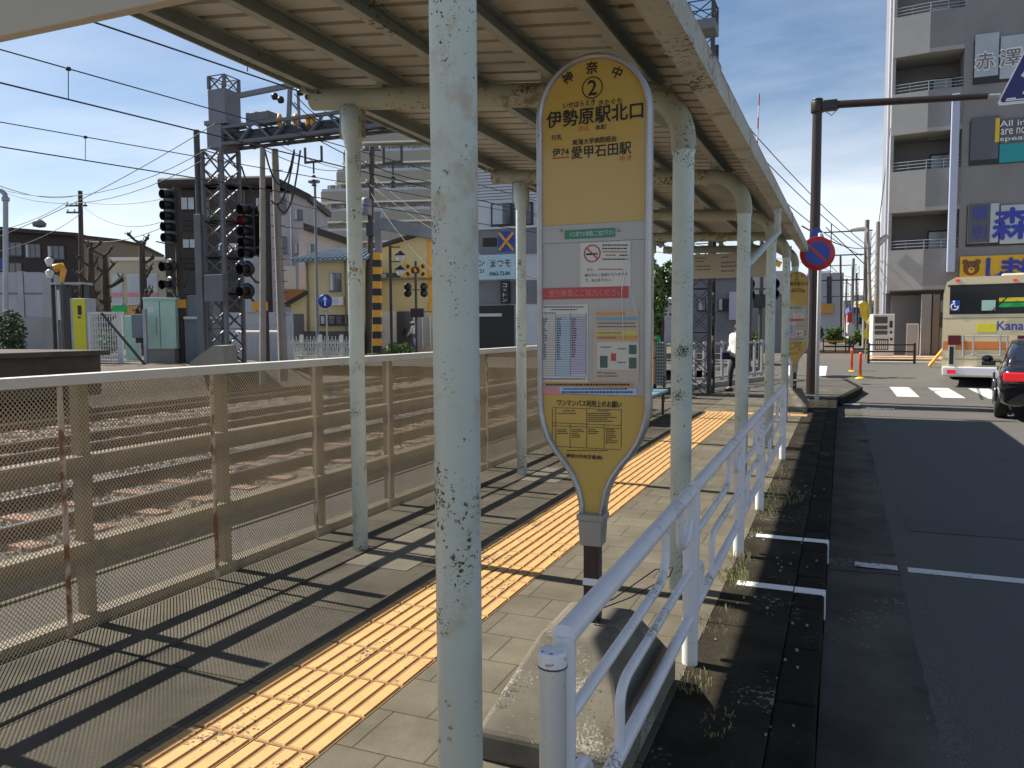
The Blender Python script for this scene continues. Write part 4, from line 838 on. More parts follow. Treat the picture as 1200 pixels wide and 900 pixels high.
# ================================================================== PEOPLE
def person(loc, rz, h, lab, top, low, stride=0.22, bag=None, cap=None, arm=0.0, lean=0.0, loose=.022):
    k = h / 1.7
    root = thing('person', tuple(loc), lab, 'person'); root.rotation_euler.z = rz
    ORG[root.name] = Vector((0, 0, 0))
    J = dict(pel=(0, 0, .93), spine=(0, lean * .4, 1.12), chest=(0, lean * .9, 1.32), neck=(0, lean * 1.15, 1.47), head=(0, lean * 1.3 + .01, 1.57), crown=(0, lean * 1.35 + .01, 1.67))
    for s_, sg in (('l', -1), ('r', 1)):
        f = stride * sg
        J['hip' + s_] = (.09 * sg, 0, .90); J['knee' + s_] = (.10 * sg, f * .55 + .05, .49); J['ank' + s_] = (.10 * sg, f - .03, .09); J['toe' + s_] = (.11 * sg, f + .13, .035)
        J['sh' + s_] = (.17 * sg, lean * .95, 1.40); J['el' + s_] = (.23 * sg, lean * .8 - f * .4 - .02, 1.13); J['wr' + s_] = (.22 * sg, lean * .8 - f * .5 + .12 + arm * sg, .93 + abs(arm) * .4); J['ha' + s_] = (.22 * sg, lean * .8 - f * .5 + .16 + arm * sg, .85 + abs(arm) * .4)
    E = [('pel', 'spine'), ('spine', 'chest'), ('chest', 'neck'), ('neck', 'head'), ('head', 'crown')]
    for s_ in 'lr': E += [('pel', 'hip' + s_), ('hip' + s_, 'knee' + s_), ('knee' + s_, 'ank' + s_), ('ank' + s_, 'toe' + s_), ('chest', 'sh' + s_), ('sh' + s_, 'el' + s_), ('el' + s_, 'wr' + s_), ('wr' + s_, 'ha' + s_)]
    rad = dict(pel=.13, spine=.115, chest=.125, neck=.052, head=.092, crown=.075, hip=.085, knee=.055, ank=.038, toe=.036, sh=.055, el=.040, wr=.028, ha=.036)
    def skin(names, edges, name, m, grow, parent, trim={}):
        ids = {n_: i for i, n_ in enumerate(names)}; me = bpy.data.meshes.new(name)
        me.from_pydata([tuple(Vector(J[n_]) * k) for n_ in names], [(ids[a], ids[b]) for a, b in edges if a in ids and b in ids], [])
        me.materials.append(m); o = bpy.data.objects.new(name, me); col.objects.link(o); o.parent = parent
        md = o.modifiers.new('skin', 'SKIN'); md.use_smooth_shade = True
        for i, n_ in enumerate(names):
            r_ = rad.get(n_, rad.get(n_[:-1])) * k + grow; me.skin_vertices[0].data[i].radius = (r_, r_ * (.8 if n_ in ('pel', 'spine', 'chest') else 1)); me.skin_vertices[0].data[i].use_root = n_ in ('pel', 'spine')
        sb2 = o.modifiers.new('sub', 'SUBSURF'); sb2.levels = 1; sb2.render_levels = 1
        return o
    skin(list(J), E, 'body', MT['skin'], 0, root)
    up = ['spine', 'chest', 'shl', 'ell', 'shr', 'elr', 'wrl', 'wrr']; skin(['pel'] + up, E, 'top', top, loose, root)
    skin(['pel', 'hipl', 'kneel', 'ankl', 'hipr', 'kneer', 'ankr'], E, 'trousers', low, .02, root)
    mb = MB(); hp = Vector(J['head']) * k; mb.ball(hp + Vector((0, -.018, .035)), .105 * k, 14, 10, sc=(1, 1.05, 1.1)); mb.build('hair', MT['hair'], root)
    if cap: mb = MB(); mb.ball(hp + Vector((0, 0, .06)), .115 * k, 14, 8, sc=(1, 1.05, .8)); mb.box(-.07, .07, .08, .19, hp.z + .05, hp.z + .065); mb.build('cap', cap, root)
    for n_ in ('l', 'r'):
        a = Vector(J['ank' + n_]) * k; mb = MB(); mb.box(a.x - .045, a.x + .045, a.y - .08, a.y + .19, 0, .07); mb.build('shoe', MT['black'], root, bevel=.02)
    return root
pw = onZ(864, 458, 0); person(pw, R(150), 1.62, 'person in a loose white shirt and dark trousers walking past the slatted white fence', MT['shirt'], MT['dcloth'], .20, arm=.06, loose=.055)
bgp = onZ(853, 458, 0)
mb = MB(); c_ = onY(851.5, 416, pw.y + .05); mb.box(c_.x - .12, c_.x + .12, c_.y - .07, c_.y + .07, c_.z - .11, c_.z + .10); h_ = mb.build('shoulder_bag', MT['navyc'], bevel=.04); tag(h_, 'small navy bag hanging at the side of the person in white', 'bag')
mb = MB(); mb.tube([c_ + Vector((-.1, 0, .08)), c_ + Vector((.0, 0, .30)), c_ + Vector((.12, 0, .50)), c_ + Vector((.1, .05, .1))], .01, 6); mb.build('strap', MT['navyc'], h_)
pf = dep(484, 412, 44); person(pf, R(100), 1.66, 'distant person in a pale top and cap walking past the crossing signal', MT['gcloth'], MT['jeans'], .2, cap=MT['whiteS'])
pf = dep(477, 411, 46); person(pf, R(95), 1.6, 'distant person in dark clothes just ahead of the one in a cap', MT['dcloth'], MT['dcloth'], .18)
pg_ = onY(762, 450, 17.6); person((pg_.x, 17.6, 0), R(20), 1.62, 'person in a bright green top behind the wooden notice stand', MT['green'], MT['dcloth'], .05)

# ================================================================== BACKGROUND BUILDERS
class Face:
    """upright plane at optical distance d under photo column px, turned by ang degrees from facing the camera"""
    def __init__(s, px, d, ang=0.0, py=387):
        s.p = dep(px, py, d); r = Vector((RW[0][0], RW[1][0], 0)).normalized(); a = R(ang)
        s.r = Vector((r.x * math.cos(a) - r.y * math.sin(a), r.x * math.sin(a) + r.y * math.cos(a), 0)); s.a = Vector((-s.r.y, s.r.x, 0))
        s.p = Vector((s.p.x, s.p.y, 0)); s.M = frame(s.p, s.r)
    def at(s, px, py):
        v = sight(px, py); o = Vector((0, 0, EYE)); t = (s.p - o).dot(s.a) / v.dot(s.a); w_ = o + v * t
        return (w_ - s.p).dot(s.r), w_.z
    def box(s, mb, x0, y0, x1, y1, out=0.0, th=0.1, zb_=None):
        ym = (y0 + y1) / 2; xm = (x0 + x1) / 2
        u0, u1 = s.at(x0, ym)[0], s.at(x1, ym)[0]; z1_, z0_ = s.at(xm, y0)[1], s.at(xm, y1)[1]
        if zb_ is not None: z0_ = zb_
        return mb.box(u0, u1, -out, -out + th, z0_, z1_, s.M)
    def part(s, x0, y0, x1, y1, name, m, parent, out=0.05, th=0.1, zb_=None, bev=0):
        return s.box(MB(), x0, y0, x1, y1, out, th, zb_).build(name, m, parent, bevel=bev)
    def thing(s, px, name, label, cat, z=0.0, group=None):
        u = s.at(px, 387)[0]; p = s.p + s.r * u; return thing(name, (p.x, p.y, z), label, cat, group)
    def window(s, x0, y0, x1, y1, parent, g='glass', fr='frameM', out=.03, nv=2, nm='window'):
        w_ = s.part(x0, y0, x1, y1, nm, MT[fr], parent, out, .06)
        mb = MB(); dx = (x1 - x0) / nv; e_ = max(.25, (x1 - x0) * .04)
        for k in range(nv): s.box(mb, x0 + k * dx + e_, y0 + e_, x0 + (k + 1) * dx - e_, y1 - e_, out + .012, .03)
        mb.build('pane', MT[g], w_)
        if y1 - y0 > 6: s.part(x0 - .5, y1, x1 + .5, y1 + max(.5, (y1 - y0) * .05), 'sill', MT[fr], w_, out + .09, .14)
        if g == 'glass' and nv > 1 and x1 - x0 > 6: s.part(x0 + e_, y0 + e_, x0 + dx * .55, y1 - e_, 'curtain', MT['glassb'], w_, out + .016, .01)
        return w_
    def poly(s, pts, name, m, parent, v0=-.05, v1=.3):
        return MB().prism([s.at(*p_) for p_ in pts], v0, v1, s.M).build(name, m, parent)

# ================================================================== GREY BUILDING ACROSS THE ROAD
gb = Face(1130, 33.0, -22.53)
GB = gb.thing(1130, 'grey_apartment_building', 'dark grey concrete building with balconies and shop windows across the road at right', 'building', .25)
uL = gb.at(1042, 250)[0]; uC = gb.at(1126, 200)[0]; uE = uC + 14; ZT = 19.5
mb = MB(); mb.box(uC, uE, 0, 9, -0.2, ZT, gb.M); mb.box(uL + .05, uC - .002, 2.0, 9, -0.2, ZT, gb.M); mb.build('wall', MT['gwall'], GB)
mb = MB(); mb.box(uL - .0, uL + .12, 0.25, 2.0, 3.0, ZT, gb.M); mb.build('side_wall', MT['gbal'], GB)
u83 = gb.at(1084, 250)[0]
for (ty, by) in ((12, 60), (104, 153), (197, 246), (291, 339)):
    zt_, zb2 = gb.at(1100, ty)[1], gb.at(1100, by)[1]
    poly = [(uL, .22), (u83, 0), (uC - .004, 0), (uC - .004, .14), (u83, .14), (uL, .36)]
    mb = MB(); mb.prism(poly[:3] + [(uC - .004, 1.98), (uL, 1.98)], zb2, zb2 + .16, gb.M, ax='z'); bal = mb.build('balcony', MT['gbal'], GB)
    mb = MB(); mb.prism([poly[1], poly[2], poly[3], poly[4]], zb2 + .16, zt_, gb.M, ax='z'); mb.build('parapet', MT['gwall'], bal)
    mb = MB(); mb.prism([poly[0], (u83 - .004, .002), (u83 - .004, .14), poly[5]], zb2 + .16, zt_ + .002, gb.M, ax='z'); mb.build('parapet', MT['gbal'], bal)  # left panel in paler grey, its brighter light put into the colour
    mb = MB()
    for dz in (.12, .25, .38): mb.tube([(uL + .05, .28, zt_ + dz), (u83, .07, zt_ + dz), (uC, .07, zt_ + dz)], .018, 6, M=gb.M)
    for uu in (uL + .08, (uL + u83) / 2, u83, (u83 + uC) / 2): mb.tube([(uu, .28 if uu < u83 - .1 else .07, zt_), (uu, .28 if uu < u83 - .1 else .07, zt_ + .4)], .018, 6, M=gb.M)
    mb.build('handrail', MT['galv'], bal)
    if ty > 20:
        a = gb.at(1108, ty - 28)[1]
        mb = MB(); mb.box(uC - 1.0, uC - .15, 1.93, 1.99, zt_ - .9, zt_ + .95, gb.M); d_ = mb.build('door', MT['frameM'], GB)
        mb = MB(); mb.box(uC - .93, uC - .22, 1.915, 1.935, zt_ - .85, zt_ + .88, gb.M); mb.build('door_glass', MT['glassb'], d_)
mb = MB(); mb.box(uC - 1.1, uC - .35, 1.4, 1.75, gb.at(1100, 143)[1] - .35, gb.at(1100, 143)[1], gb.M); mb.build('air_conditioner', MT['insw'], GB)
MB().box(uC - 1.1, uC - .4, 1.6, 1.95, gb.at(1100, 0)[1] - .1, gb.at(1100, 0)[1] + .2, gb.M).build('air_conditioner', MT['insw'], GB)
mb = MB(); z_0, z_1 = gb.at(1118, 319)[1], gb.at(1122, 111)[1]; mb.box(uC - .42, uC - .12, -.22, -.02, z_0, z_1, gb.M); mb.build('downpipe', MT['gpipe'], GB, bevel=.03)
mb = MB(); mb.tube([(uL - .1, .5, .2), (uL - .1, .5, ZT)], .06, 8, M=gb.M); mb.build('drain_pipe', MT['gpipe'], GB)
def gwin(y0, y1, x0, g):
    w_ = gb.part(x0, y0, 1300, y1, 'window', MT['frameM'], GB, .05, .08)
    for (a, b) in ((x0 + 1.2, 1170), (1172, 1235), (1237, 1298)): gb.part(a, y0 + 1.2, b, y1 - 1.2, 'pane', MT[g], w_, .064, .03)
    return w_
wa = gwin(38.5, 91, 1141, 'glassb'); wb = gwin(136, 188.5, 1136, 'glass'); wc = gwin(238, 286, 1132.5, 'glassb')
gb.part(1134, 239.5, 1160, 284.5, 'blind', MT['vendd'], wc, .075, .01); gb.part(1137.5, 138, 1164, 187, 'curtain', MT['wireg'], wb, .075, .01)
def gtext(s_, px, py, hp, wp, m, parent, out=.085, bold=.02):
    u, z = gb.at(px, py); k = 33.5 / FPX
    return text([(s_, u, z, hp * k, 0, wp * k)], 'lettering', MT[m], parent, gb.M @ Matrix.Translation((0, -out, 0)), bold=bold)
gtext('赤', 1154, 72, 20, 20, 'inkw', wa, .082, .05); gtext('澤', 1184, 68, 20, 22, 'inkw', wa, .082, .05); gtext('赤', 1154, 72, 18, 18, 'inkg', wa, .086, .01); gtext('澤', 1184, 68, 18, 20, 'inkg', wa, .086, .01)
gb.part(1171, 165, 1290, 187, 'teal_poster', MT['teal'], wb, .075, .01); gb.part(1166, 139, 1171, 167, 'yellow_strip', MT['flag'], wb, .075, .01)
for s_, py, x in (('All in', 144.5, 1186), ('are no', 154, 1187), ('speal', 163, 1186)): gtext(s_, x, py, 6.5, 24, 'inkw', wb, .085, .01)
gtext('個', 1147, 250, 15, 15, 'inkb', wc, .09, .01); gtext('別', 1147, 272, 15, 15, 'inkb', wc, .09, .01); gtext('森', 1186, 262, 34, 38, 'inkb', wc, .09, .03)
ysg = gb.part(1124, 298, 1300, 347, 'shop_sign', MT['syel'], GB, .16, .14, bev=.01)
for s_, x in (('し', 1165), ('ま', 1183), ('も', 1202)): gtext(s_, x, 315, 23, 16, 'inkb', ysg, .19, .05)
mb = MB(); u, z = gb.at(1137.5, 314); k = .036
Mh = gb.M @ Matrix.Translation((u, -.18, z))
mb.lathe([(0, 0), (.29, 0), (.29, -.02), (0, -.02)], (0, 0, -.02), 24, Mh, axis='y')
for s_ in (-1, 1): mb.lathe([(0, 0), (.11, 0), (.11, -.02), (0, -.02)], (.22 * s_, .002, .23), 16, Mh, axis='y')
mb.build('bear_emblem', MT['bear'], ysg)
mb = MB(); mb.lathe([(0, 0), (.12, 0)], (0, -.028, -.10), 16, Mh, axis='y'); mb.build('bear_muzzle', MT['syel'], ysg)
mb = MB()
for (a, b, r_) in ((-.11, .05, .028), (.11, .05, .028), (0, -.06, .04)): mb.lathe([(0, 0), (r_, 0)], (a, -.034, b), 10, Mh, axis='y')
mb.build('bear_eyes', MT['ink'], ysg)
# ground floor: recess, pillars, dark glazed entrance
gb.part(1079, 345, 1090, 424, 'pillar', MT['gwall'], GB, .25, .5, .2); gb.part(1092, 345, 1100, 424, 'pillar', MT['tanw'], GB, .1, .3, .2)
gb.part(1101, 352, 1125, 422, 'entrance', MT['gwall'], GB, .02, .1, .2); gb.part(1102, 366, 1124, 384, 'dark_panel', MT['frameM'], GB, .06, .05)
gb.part(1128, 350, 1290, 422, 'shop_front', MT['vendd'], GB, .02, .1, .2)
gb.part(1046, 345, 1082, 424, 'back_wall', MT['gwall'], GB, -1.5, .1, .2)
# pavement in front of it
tag(MB().box(gb.at(1018, 387)[0], uE, -3.8, .0, .0, .32, gb.M).build('pavement_far', MT['side'], bevel=.03), kind='structure')
# vending machine and service box
fv = Face(1036, 31.5, -14); vm = fv.thing(1036, 'vending_machine', 'white drinks vending machine against the grey building', 'vending machine', .3)
fv.part(1022.5, 368, 1048, 417, 'cabinet', MT['vend'], vm, 0, .7, bev=.02)
for (a, b) in ((371, 379), (381.5, 386), (387.5, 392)): fv.part(1025, a, 1040, b, 'display_window', MT['vendd'], vm, .02, .04)
fv.part(1025, 397, 1041, 410, 'display_window', MT['vendd'], vm, .02, .04)
for (a, b, c, d_) in ((1042.5, 376, 1046, 384), (1043, 388, 1045.5, 391), (1043, 396, 1046, 399)): fv.part(a, b, c, d_, 'coin_panel', MT['black'], vm, .02, .03)
mb = MB()
for r_ in ((399, ), (405, )):
    for k in range(6): fv.box(mb, 1026 + k * 2.4, r_[0], 1027.5 + k * 2.4, r_[0] + 4, .03, .02)
mb.build('cans', MT['insw'], vm)
fs_ = Face(1069, 33.5, -22); s_ = fs_.thing(1069, 'notice_board', 'pale free standing panel between the vending machine and the pillar', 'panel', .3)
fs_.part(1062.5, 380, 1075.5, 417, 'board', MT['gbal'], s_, .02, .08); mb = MB()
for a in ((1061.8, 379.5, 1063, 419), (1075, 379.5, 1076.2, 419), (1062, 379, 1076, 380.5)): fs_.box(mb, *a, .04, .1)
mb.build('frame', MT['insw'], s_)
# black pipe railing at the corner
fr_ = Face(1045, 29.0, -18); t = fr_.thing(1045, 'corner_railing', 'low black pipe railing before the vending machine', 'railing', .2)
for px in (1018, 1072): u = fr_.at(px, 410)[0]; MB().tube([(u, 0, .05), (u, 0, fr_.at(px, 402)[1])], .045, 10, M=fr_.M).build('post', MT['black'], t)
for py in (404, 412, 422): u0, z = fr_.at(1018, py); u1, z2 = fr_.at(1073, py); MB().tube([(u0, 0, z), (u1, 0, z)], .028, 8, M=fr_.M).build('bar', MT['black'], t)

# ================================================================== GANTRY OVER THE TRACKS
GY = 19.0
gan = thing('catenary_gantry', (-9.5, GY, 0), 'grey steel lattice gantry spanning the tracks on two lattice masts', 'gantry')
def lattice(x0, x1, y0, y1, z0, z1, step, name, m, parent, r_=.035, br=.02):
    for x in (x0, x1):
        for y in (y0, y1): MB().box(x - r_, x + r_, y - r_, y + r_, z0, z1).build('corner_angle', m, parent)
    mb = MB(); n_ = max(1, int(round((z1 - z0) / step)))
    for k in range(n_):
        a, b = z0 + (z1 - z0) * k / n_, z0 + (z1 - z0) * (k + 1) / n_
        if k % 2: a, b = b, a
        for (p_, q_) in (((x0, y0), (x1, y0)), ((x1, y0), (x1, y1)), ((x1, y1), (x0, y1)), ((x0, y1), (x0, y0))):
            mb.bar((*p_, a), (*q_, b), br * 2, br * .6); mb.bar((*p_, b), (*q_, b), br * 2, br * .6)
            mb.bar((*p_, b), (*q_, a), br * 2, br * .6)
    return mb.build(name, m, parent)
lx0, lx1 = onY(251, 300, GY).x, onY(273, 300, GY).x; ld = lx1 - lx0
zz_ = lambda px, py: onY(px, py, GY).z
lattice(lx0, lx1, GY - ld / 2, GY + ld / 2, .0, zz_(266, 176), ld * .75, 'bracing', MT['gan'], gan, .05, .03)
hx0, hx1, hd_ = onY(254, 120, GY).x, onY(272, 120, GY).x, .30
lattice(hx0, hx1, GY - hd_, GY + hd_, zz_(266, 106), zz_(266, 91), .35, 'bracing', MT['gan'], gan, .04, .025)
MB().box(hx0 - .05, lx1 + .05, GY - .40, GY + .40, zz_(266, 176), zz_(266, 149)).build('joint_box', MT['grey'], gan, bevel=.01)
MB().box(hx0 - .03, hx1 + .03, GY - hd_ - .03, GY + hd_ + .03, zz_(266, 144), zz_(266, 107)).build('head_box', MT['grey'], gan, bevel=.01)
MB().box(hx0 - .12, hx1 + .12, GY - hd_ - .12, GY + hd_ + .12, zz_(266, 149), zz_(266, 144)).build('flange', MT['grey'], gan)
MB().box(lx0 + .12, lx1 + .10, GY - ld / 2 - .22, GY - ld / 2 - .06, zz_(270, 354), zz_(270, 323)).build('equipment_box', MT['gan'], gan, bevel=.01)
mb = MB(); mb.tube([(lx0 - .25, GY - .3, 0), (lx0 - .25, GY - .3, zz_(248, 154))], .09, 10); mb.build('cable_pipe', MT['dsteel'], gan)
mb = MB(); mb.box(lx0 - .28, lx0 - .03, GY - .50, GY - .38, .6, zz_(250, 253)); mb.build('cable_cover', MT['gan'], gan, bevel=.01)
rx0, rx1 = onY(808, 20, GY).x, onY(838, 20, GY).x; rd_ = rx1 - rx0
lattice(rx0, rx1, GY - rd_ / 2, GY + rd_ / 2, zz_(825, 27), zz_(825, 6), .42, 'bracing', MT['dsteel'], gan, .035, .022)
lattice(rx0, rx1, GY - rd_ / 2, GY + rd_ / 2, -.1, zz_(825, 50), .5, 'bracing', MT['dsteel'], gan, .045, .025)
MB().box(rx0 - .04, rx1 + .04, GY - rd_ / 2 - .04, GY + rd_ / 2 + .04, zz_(825, 40), zz_(825, 28)).build('head_box', MT['grey'], gan, bevel=.01)
MB().box(rx0 - .1, rx1 + .1, GY - rd_ / 2 - .1, GY + rd_ / 2 + .1, zz_(825, 80), zz_(825, 74)).build('flange', MT['grey'], gan)
zt1, zt0 = zz_(283, 149), zz_(283, 172)
mb = MB()
for z in (zt0 + .05, zt1 - .05):
    for y in (GY - .35, GY + .35): mb.bar((lx1, y, z), (rx0, y, z), .09, .09)
mb.build('chord', MT['gan'], gan)
mb = MB(); n_ = 22
for k in range(n_):
    a = lx1 + (rx0 - lx1) * k / n_; b = lx1 + (rx0 - lx1) * (k + 1) / n_
    for y in (GY - .36, GY + .36): mb.bar((a, y, zt0 if k % 2 else zt1), (b, y, zt1 if k % 2 else zt0), .06, .04, up=(0, 1, 0)); 
    mb.bar((a, GY - .35, zt0 + .03), (b, GY + .35, zt0 + .03), .05, .04); mb.bar((b, GY - .35, zt1 - .03), (b, GY + .35, zt1 - .03), .05, .04)
mb.build('web', MT['gan'], gan)
mb = MB()
for k in range(5): mb.tube([(lx1, GY - .2 + .1 * k, zt0 + .16 + .05 * (k % 3)), ((lx1 + rx0) / 2, GY - .2 + .1 * k, zt0 + .12 + .05 * (k % 2)), (rx0, GY - .2 + .1 * k, zt0 + .16)], .05, 6)
mb.box(lx1, rx0, GY - .26, GY + .26, zt0 + .10, zt0 + .34); mb.build('cables_and_dark_fill', MT['black'], gan)  # black box added among the cables to darken the truss interior
# top arm with insulators
a0, a1_, a2_ = onY(281, 112, GY), onY(318, 107, GY), onY(345, 99, GY)
mb = MB(); mb.bar(a0, a2_, .10, .14); mb.bar(onY(340, 103, GY), onY(338, 148, GY), .1, .1); mb.bar(onY(349, 104, GY), onY(351, 148, GY), .06, .06); mb.bar(onY(340, 118, GY), onY(350, 130, GY), .05, .05); mb.build('top_arm', MT['grey'], gan)
for (px, py) in ((322, 113), (329, 117), (352, 108), (361, 113)): mb = MB(); c_ = onY(px, py, GY); mb.lathe([(0, -.10), (.04, -.09), (.10, -.05), (.10, .05), (.04, .09), (0, .1)], c_, 12, axis='x'); mb.build('insulator', MT['black'], gan)
for px in (328, 347, 361, 367): mb = MB(); c_ = onY(px, 149, GY - .2); mb.lathe([(0, 0), (.06, 0), (.08, .1), (.06, .14), (.09, .22), (.05, .36), (0, .38)], c_, 10); mb.build('insulator', MT['orange'], gan)
mb = MB(); mb.box(onY(296, 150, GY).x, onY(322, 150, GY).x, GY - .3, GY + .3, zt1 + .02, zt1 + .30); mb.build('switch_box', MT['gan'], gan, bevel=.03)
for px in (367, 460):
    mb = MB(); a = onY(px, 172, GY); z_ = a.z
    for dx in (-.28, .28): mb.bar((a.x + dx, GY, z_), (a.x + dx, GY, z_ - .45), .05, .05)
    mb.bar((a.x - .3, GY, z_ - .42), (a.x + .3, GY, z_ - .42), .06, .06); mb.tube([(a.x, GY, z_ - .42), (a.x, GY, z_ - .75)], .025, 6)
    for k in range(3): mb.lathe([(0, 0), (.08, 0), (.03, .06), (0, .07)], (a.x, GY, z_ - .85 - .12 * k), 10)
    mb.build('hanger', MT['dsteel'], gan)
mb = MB()
for (p0, p1, sg) in (((283, 195), (310, 215), .5), ((310, 175), (345, 175), 1.0), ((345, 178), (318, 235), .6), ((352, 176), (325, 240), .8), ((285, 240), (283, 320), .3)):
    A2, B2 = onY(*p0, GY - .3), onY(*p1, GY - .3); mb.tube([A2 + (B2 - A2) * t_ + Vector((0, 0, -sg * 4 * t_ * (1 - t_))) for t_ in [i / 8 for i in range(9)]], .025, 6)
mb.build('hanging_cable', MT['black'], gan)

# overhead wires: they run parallel to the tracks
def wire(name, pts, r_, lab, m='wire', group='overhead railway wires'):
    mb = MB(); mb.tube(pts, r_, 5); return tag(mb.build(name, MT[m]), lab, 'wire', group)
def along(p0, p1, z, r_, lab, ya=-6, yb=60, drops=()):
    A2, B2 = onZ(*p0, z), onZ(*p1, z); d_ = (B2 - A2) / (B2.y - A2.y)
    pts = [A2 + d_ * (y - A2.y) for y in (ya, 0, 6, 12, GY, 30, yb)]
    return wire('overhead_wire', pts, r_, lab), A2, d_
along((0, 58), (255, 130), 6.6, .014, 'upper messenger wire entering at the left edge, second from the top')
along((0, 97), (245, 157), 5.6, .016, 'contact wire below the droppered messenger wire at upper left')
along((0, 143), (245, 186), 6.0, .012, 'messenger wire third from the top at left, over the farther track')
along((0, 172), (225, 208), 5.2, .014, 'lowest of the long wires slanting down from the left edge')
along((98, 22), (330, 100), 6.9, .018, 'topmost thick wire running down from the shelter roof to the gantry arm')
for (p0, p1, lab) in (((80, 81), (80, 117), 'dropper hanging between the upper pair of wires at left'), ((100, 161), (100, 187), 'dropper hanging between the lower pair of wires at left'), ((290, 60), (290, 84), 'short dropper above the topmost thick wire near the roof')):
    d_ = onZ(*p1, 5.4); y = d_.y; a, b = onY(*p0, y), onY(*p1, y)
    mb = MB(); mb.tube([a, b], .008, 5); mb.lathe([(0, 0), (.04, .0), (.04, .05), (0, .05)], a - Vector((0, 0, .02)), 8); tag(mb.build('dropper', MT['wire']), lab, 'dropper', 'droppers on the overhead wires')
def sagw(p0, d0, p1, d1, sag, r_, lab, m='wireg'):
    A2, B2 = dep(*p0, d0), dep(*p1, d1); n_ = 14
    return wire('overhead_wire', [A2 + (B2 - A2) * (i / n_) + Vector((0, 0, -4 * sag * (i / n_) * (1 - i / n_))) for i in range(n_ + 1)], r_, lab, m, 'power and signal wires')
for i, (p0, d0, p1, d1, sg, r_) in enumerate((((-20, 285), 26, (252, 145), 22, .2, .012), ((-20, 215), 30, (248, 172), 23, .9, .012), ((-20, 214), 33, (248, 182), 23, 1.1, .012), ((95, 228), 60, (-30, 205), 40, .6, .02), ((95, 236), 60, (195, 232), 50, .3, .02), ((95, 240), 60, (190, 260), 45, .8, .02), ((95, 250), 60, (-30, 300), 40, .5, .02), ((100, 282), 55, (200, 262), 40, .4, .02),
     ((80, 236), 60, (-30, 275), 45, .4, .02), ((432, 190), 42, (300, 170), 24, .6, .014), ((432, 200), 42, (250, 120), 24, .6, .012), ((432, 215), 42, (640, 330), 30, .5, .02), ((434, 225), 42, (520, 330), 30, .3, .018), ((436, 205), 42, (560, 290), 33, .3, .018), ((432, 232), 42, (310, 225), 28, .6, .015), ((432, 245), 42, (310, 262), 28, .5, .015), ((350, 150), 22, (520, 215), 26, .3, .015), ((345, 110), 19.5, (400, 150), 24, .15, .012), ((345, 120), 19.5, (412, 160), 25, .2, .012),
     ((860, 130), 30, (1016, 288), 48, .25, .02), ((870, 160), 30, (1014, 292), 48, .3, .02), ((890, 210), 30, (1010, 300), 48, .25, .02), ((1030, 330), 46, (960, 312), 60, .2, .02), ((940, 265), 20, (1016, 290), 48, .25, .02), ((1028, 275), 46, (1044, 150), 34, .1, .02))):
    sagw(p0, d0, p1, d1, sg, r_, ['thin wire crossing the sky among many', 'grey service wire strung between poles', 'drooping cable seen against the sky'][i % 3], 'wire' if d0 < 50 else 'wireg')

# ================================================================== SIGNALS
def signal_mast(px, depth, ytop, heads, lowers, lab, group='railway signal masts'):
    p = dep(px, 387, depth); p.z = .5; t = thing('railway_signal', tuple(p), lab, 'railway signal', group)
    k = depth / FPX
    F_ = Face(px, depth, 35)
    zt_ = F_.at(px, ytop)[1]
    MB().tube([(p.x, p.y, .5), (p.x, p.y, zt_)], .11, 14).build('mast', MT['pwood'], t)
    for (hx, hy0, hy1, n_, lit) in heads:
        c_ = dep(hx, (hy0 + hy1) / 2, depth - .3); hz = (hy1 - hy0) * k; M_ = frame((c_.x, c_.y, c_.z), (.99, -.12))
        mb = MB(); w_ = .24
        mb.prism([(-w_, -hz / 2 + .1), (-w_ + .12, -hz / 2), (w_ - .12, -hz / 2), (w_, -hz / 2 + .1), (w_, hz / 2 - .1), (w_ - .12, hz / 2), (-w_ + .12, hz / 2), (-w_, hz / 2 - .1)], -.02, .03, M_); mb.box(-.15, .15, 0.03, .28, -hz / 2 + .1, hz / 2 - .1, M_); hd = mb.build('signal_head', MT['black'], t)
        for i in range(n_):
            z = hz / 2 - hz * (i + .5) / n_
            mb = MB(); mb.tube([(0, -.02, z), (0, -.30, z - .03)], [.125, .14], 14, cap=False, M=M_); mb.build('hood', MT['black'], hd)
            mb = MB(); mb.lathe([(0, 0), (.10, 0)], (0, -.03, z), 14, M_, axis='y'); mb.build('lens', MT['redl'] if i == lit else MT['lens'], hd)
        mb = MB(); mb.bar((c_.x, c_.y, c_.z - hz * .3), (p.x, p.y, c_.z - hz * .3), .06, .06); mb.bar((c_.x, c_.y, c_.z + hz * .3), (p.x, p.y, c_.z + hz * .3), .06, .06); mb.build('bracket', MT['dsteel'], t)
    for (hx, hy) in lowers:
        c_ = dep(hx, hy, depth - .35); M_ = frame((c_.x, c_.y, c_.z), (.99, -.12))
        mb = MB(); mb.lathe([(0, .12), (.20, .10), (.24, 0), (.24, -.03), (.12, -.03)], (0, 0, 0), 20, M_, axis='y'); hd = mb.build('repeater', MT['black'], t)
        mb = MB(); mb.tube([(0, -.03, 0), (0, -.30, -.03)], [.13, .15], 14, cap=False, M=M_); mb.build('hood', MT['black'], hd)
        mb = MB(); mb.tube([(c_.x, c_.y, c_.z - .1), ((c_.x + p.x) / 2, (c_.y + p.y) / 2, c_.z - .38), (p.x, p.y, c_.z - .4)], .035, 8); mb.build('bracket', MT['dsteel'], t)
    return t, F_, k
t, F_, k = signal_mast(213, 25, 220, [(200, 222, 284, 5, -1)], [(199, 312), (199, 333)], 'black signal head with five dark lenses on the left mast')
F_.part(206, 351, 217, 361, 'number_plate', MT['orange'], t, .14, .02)
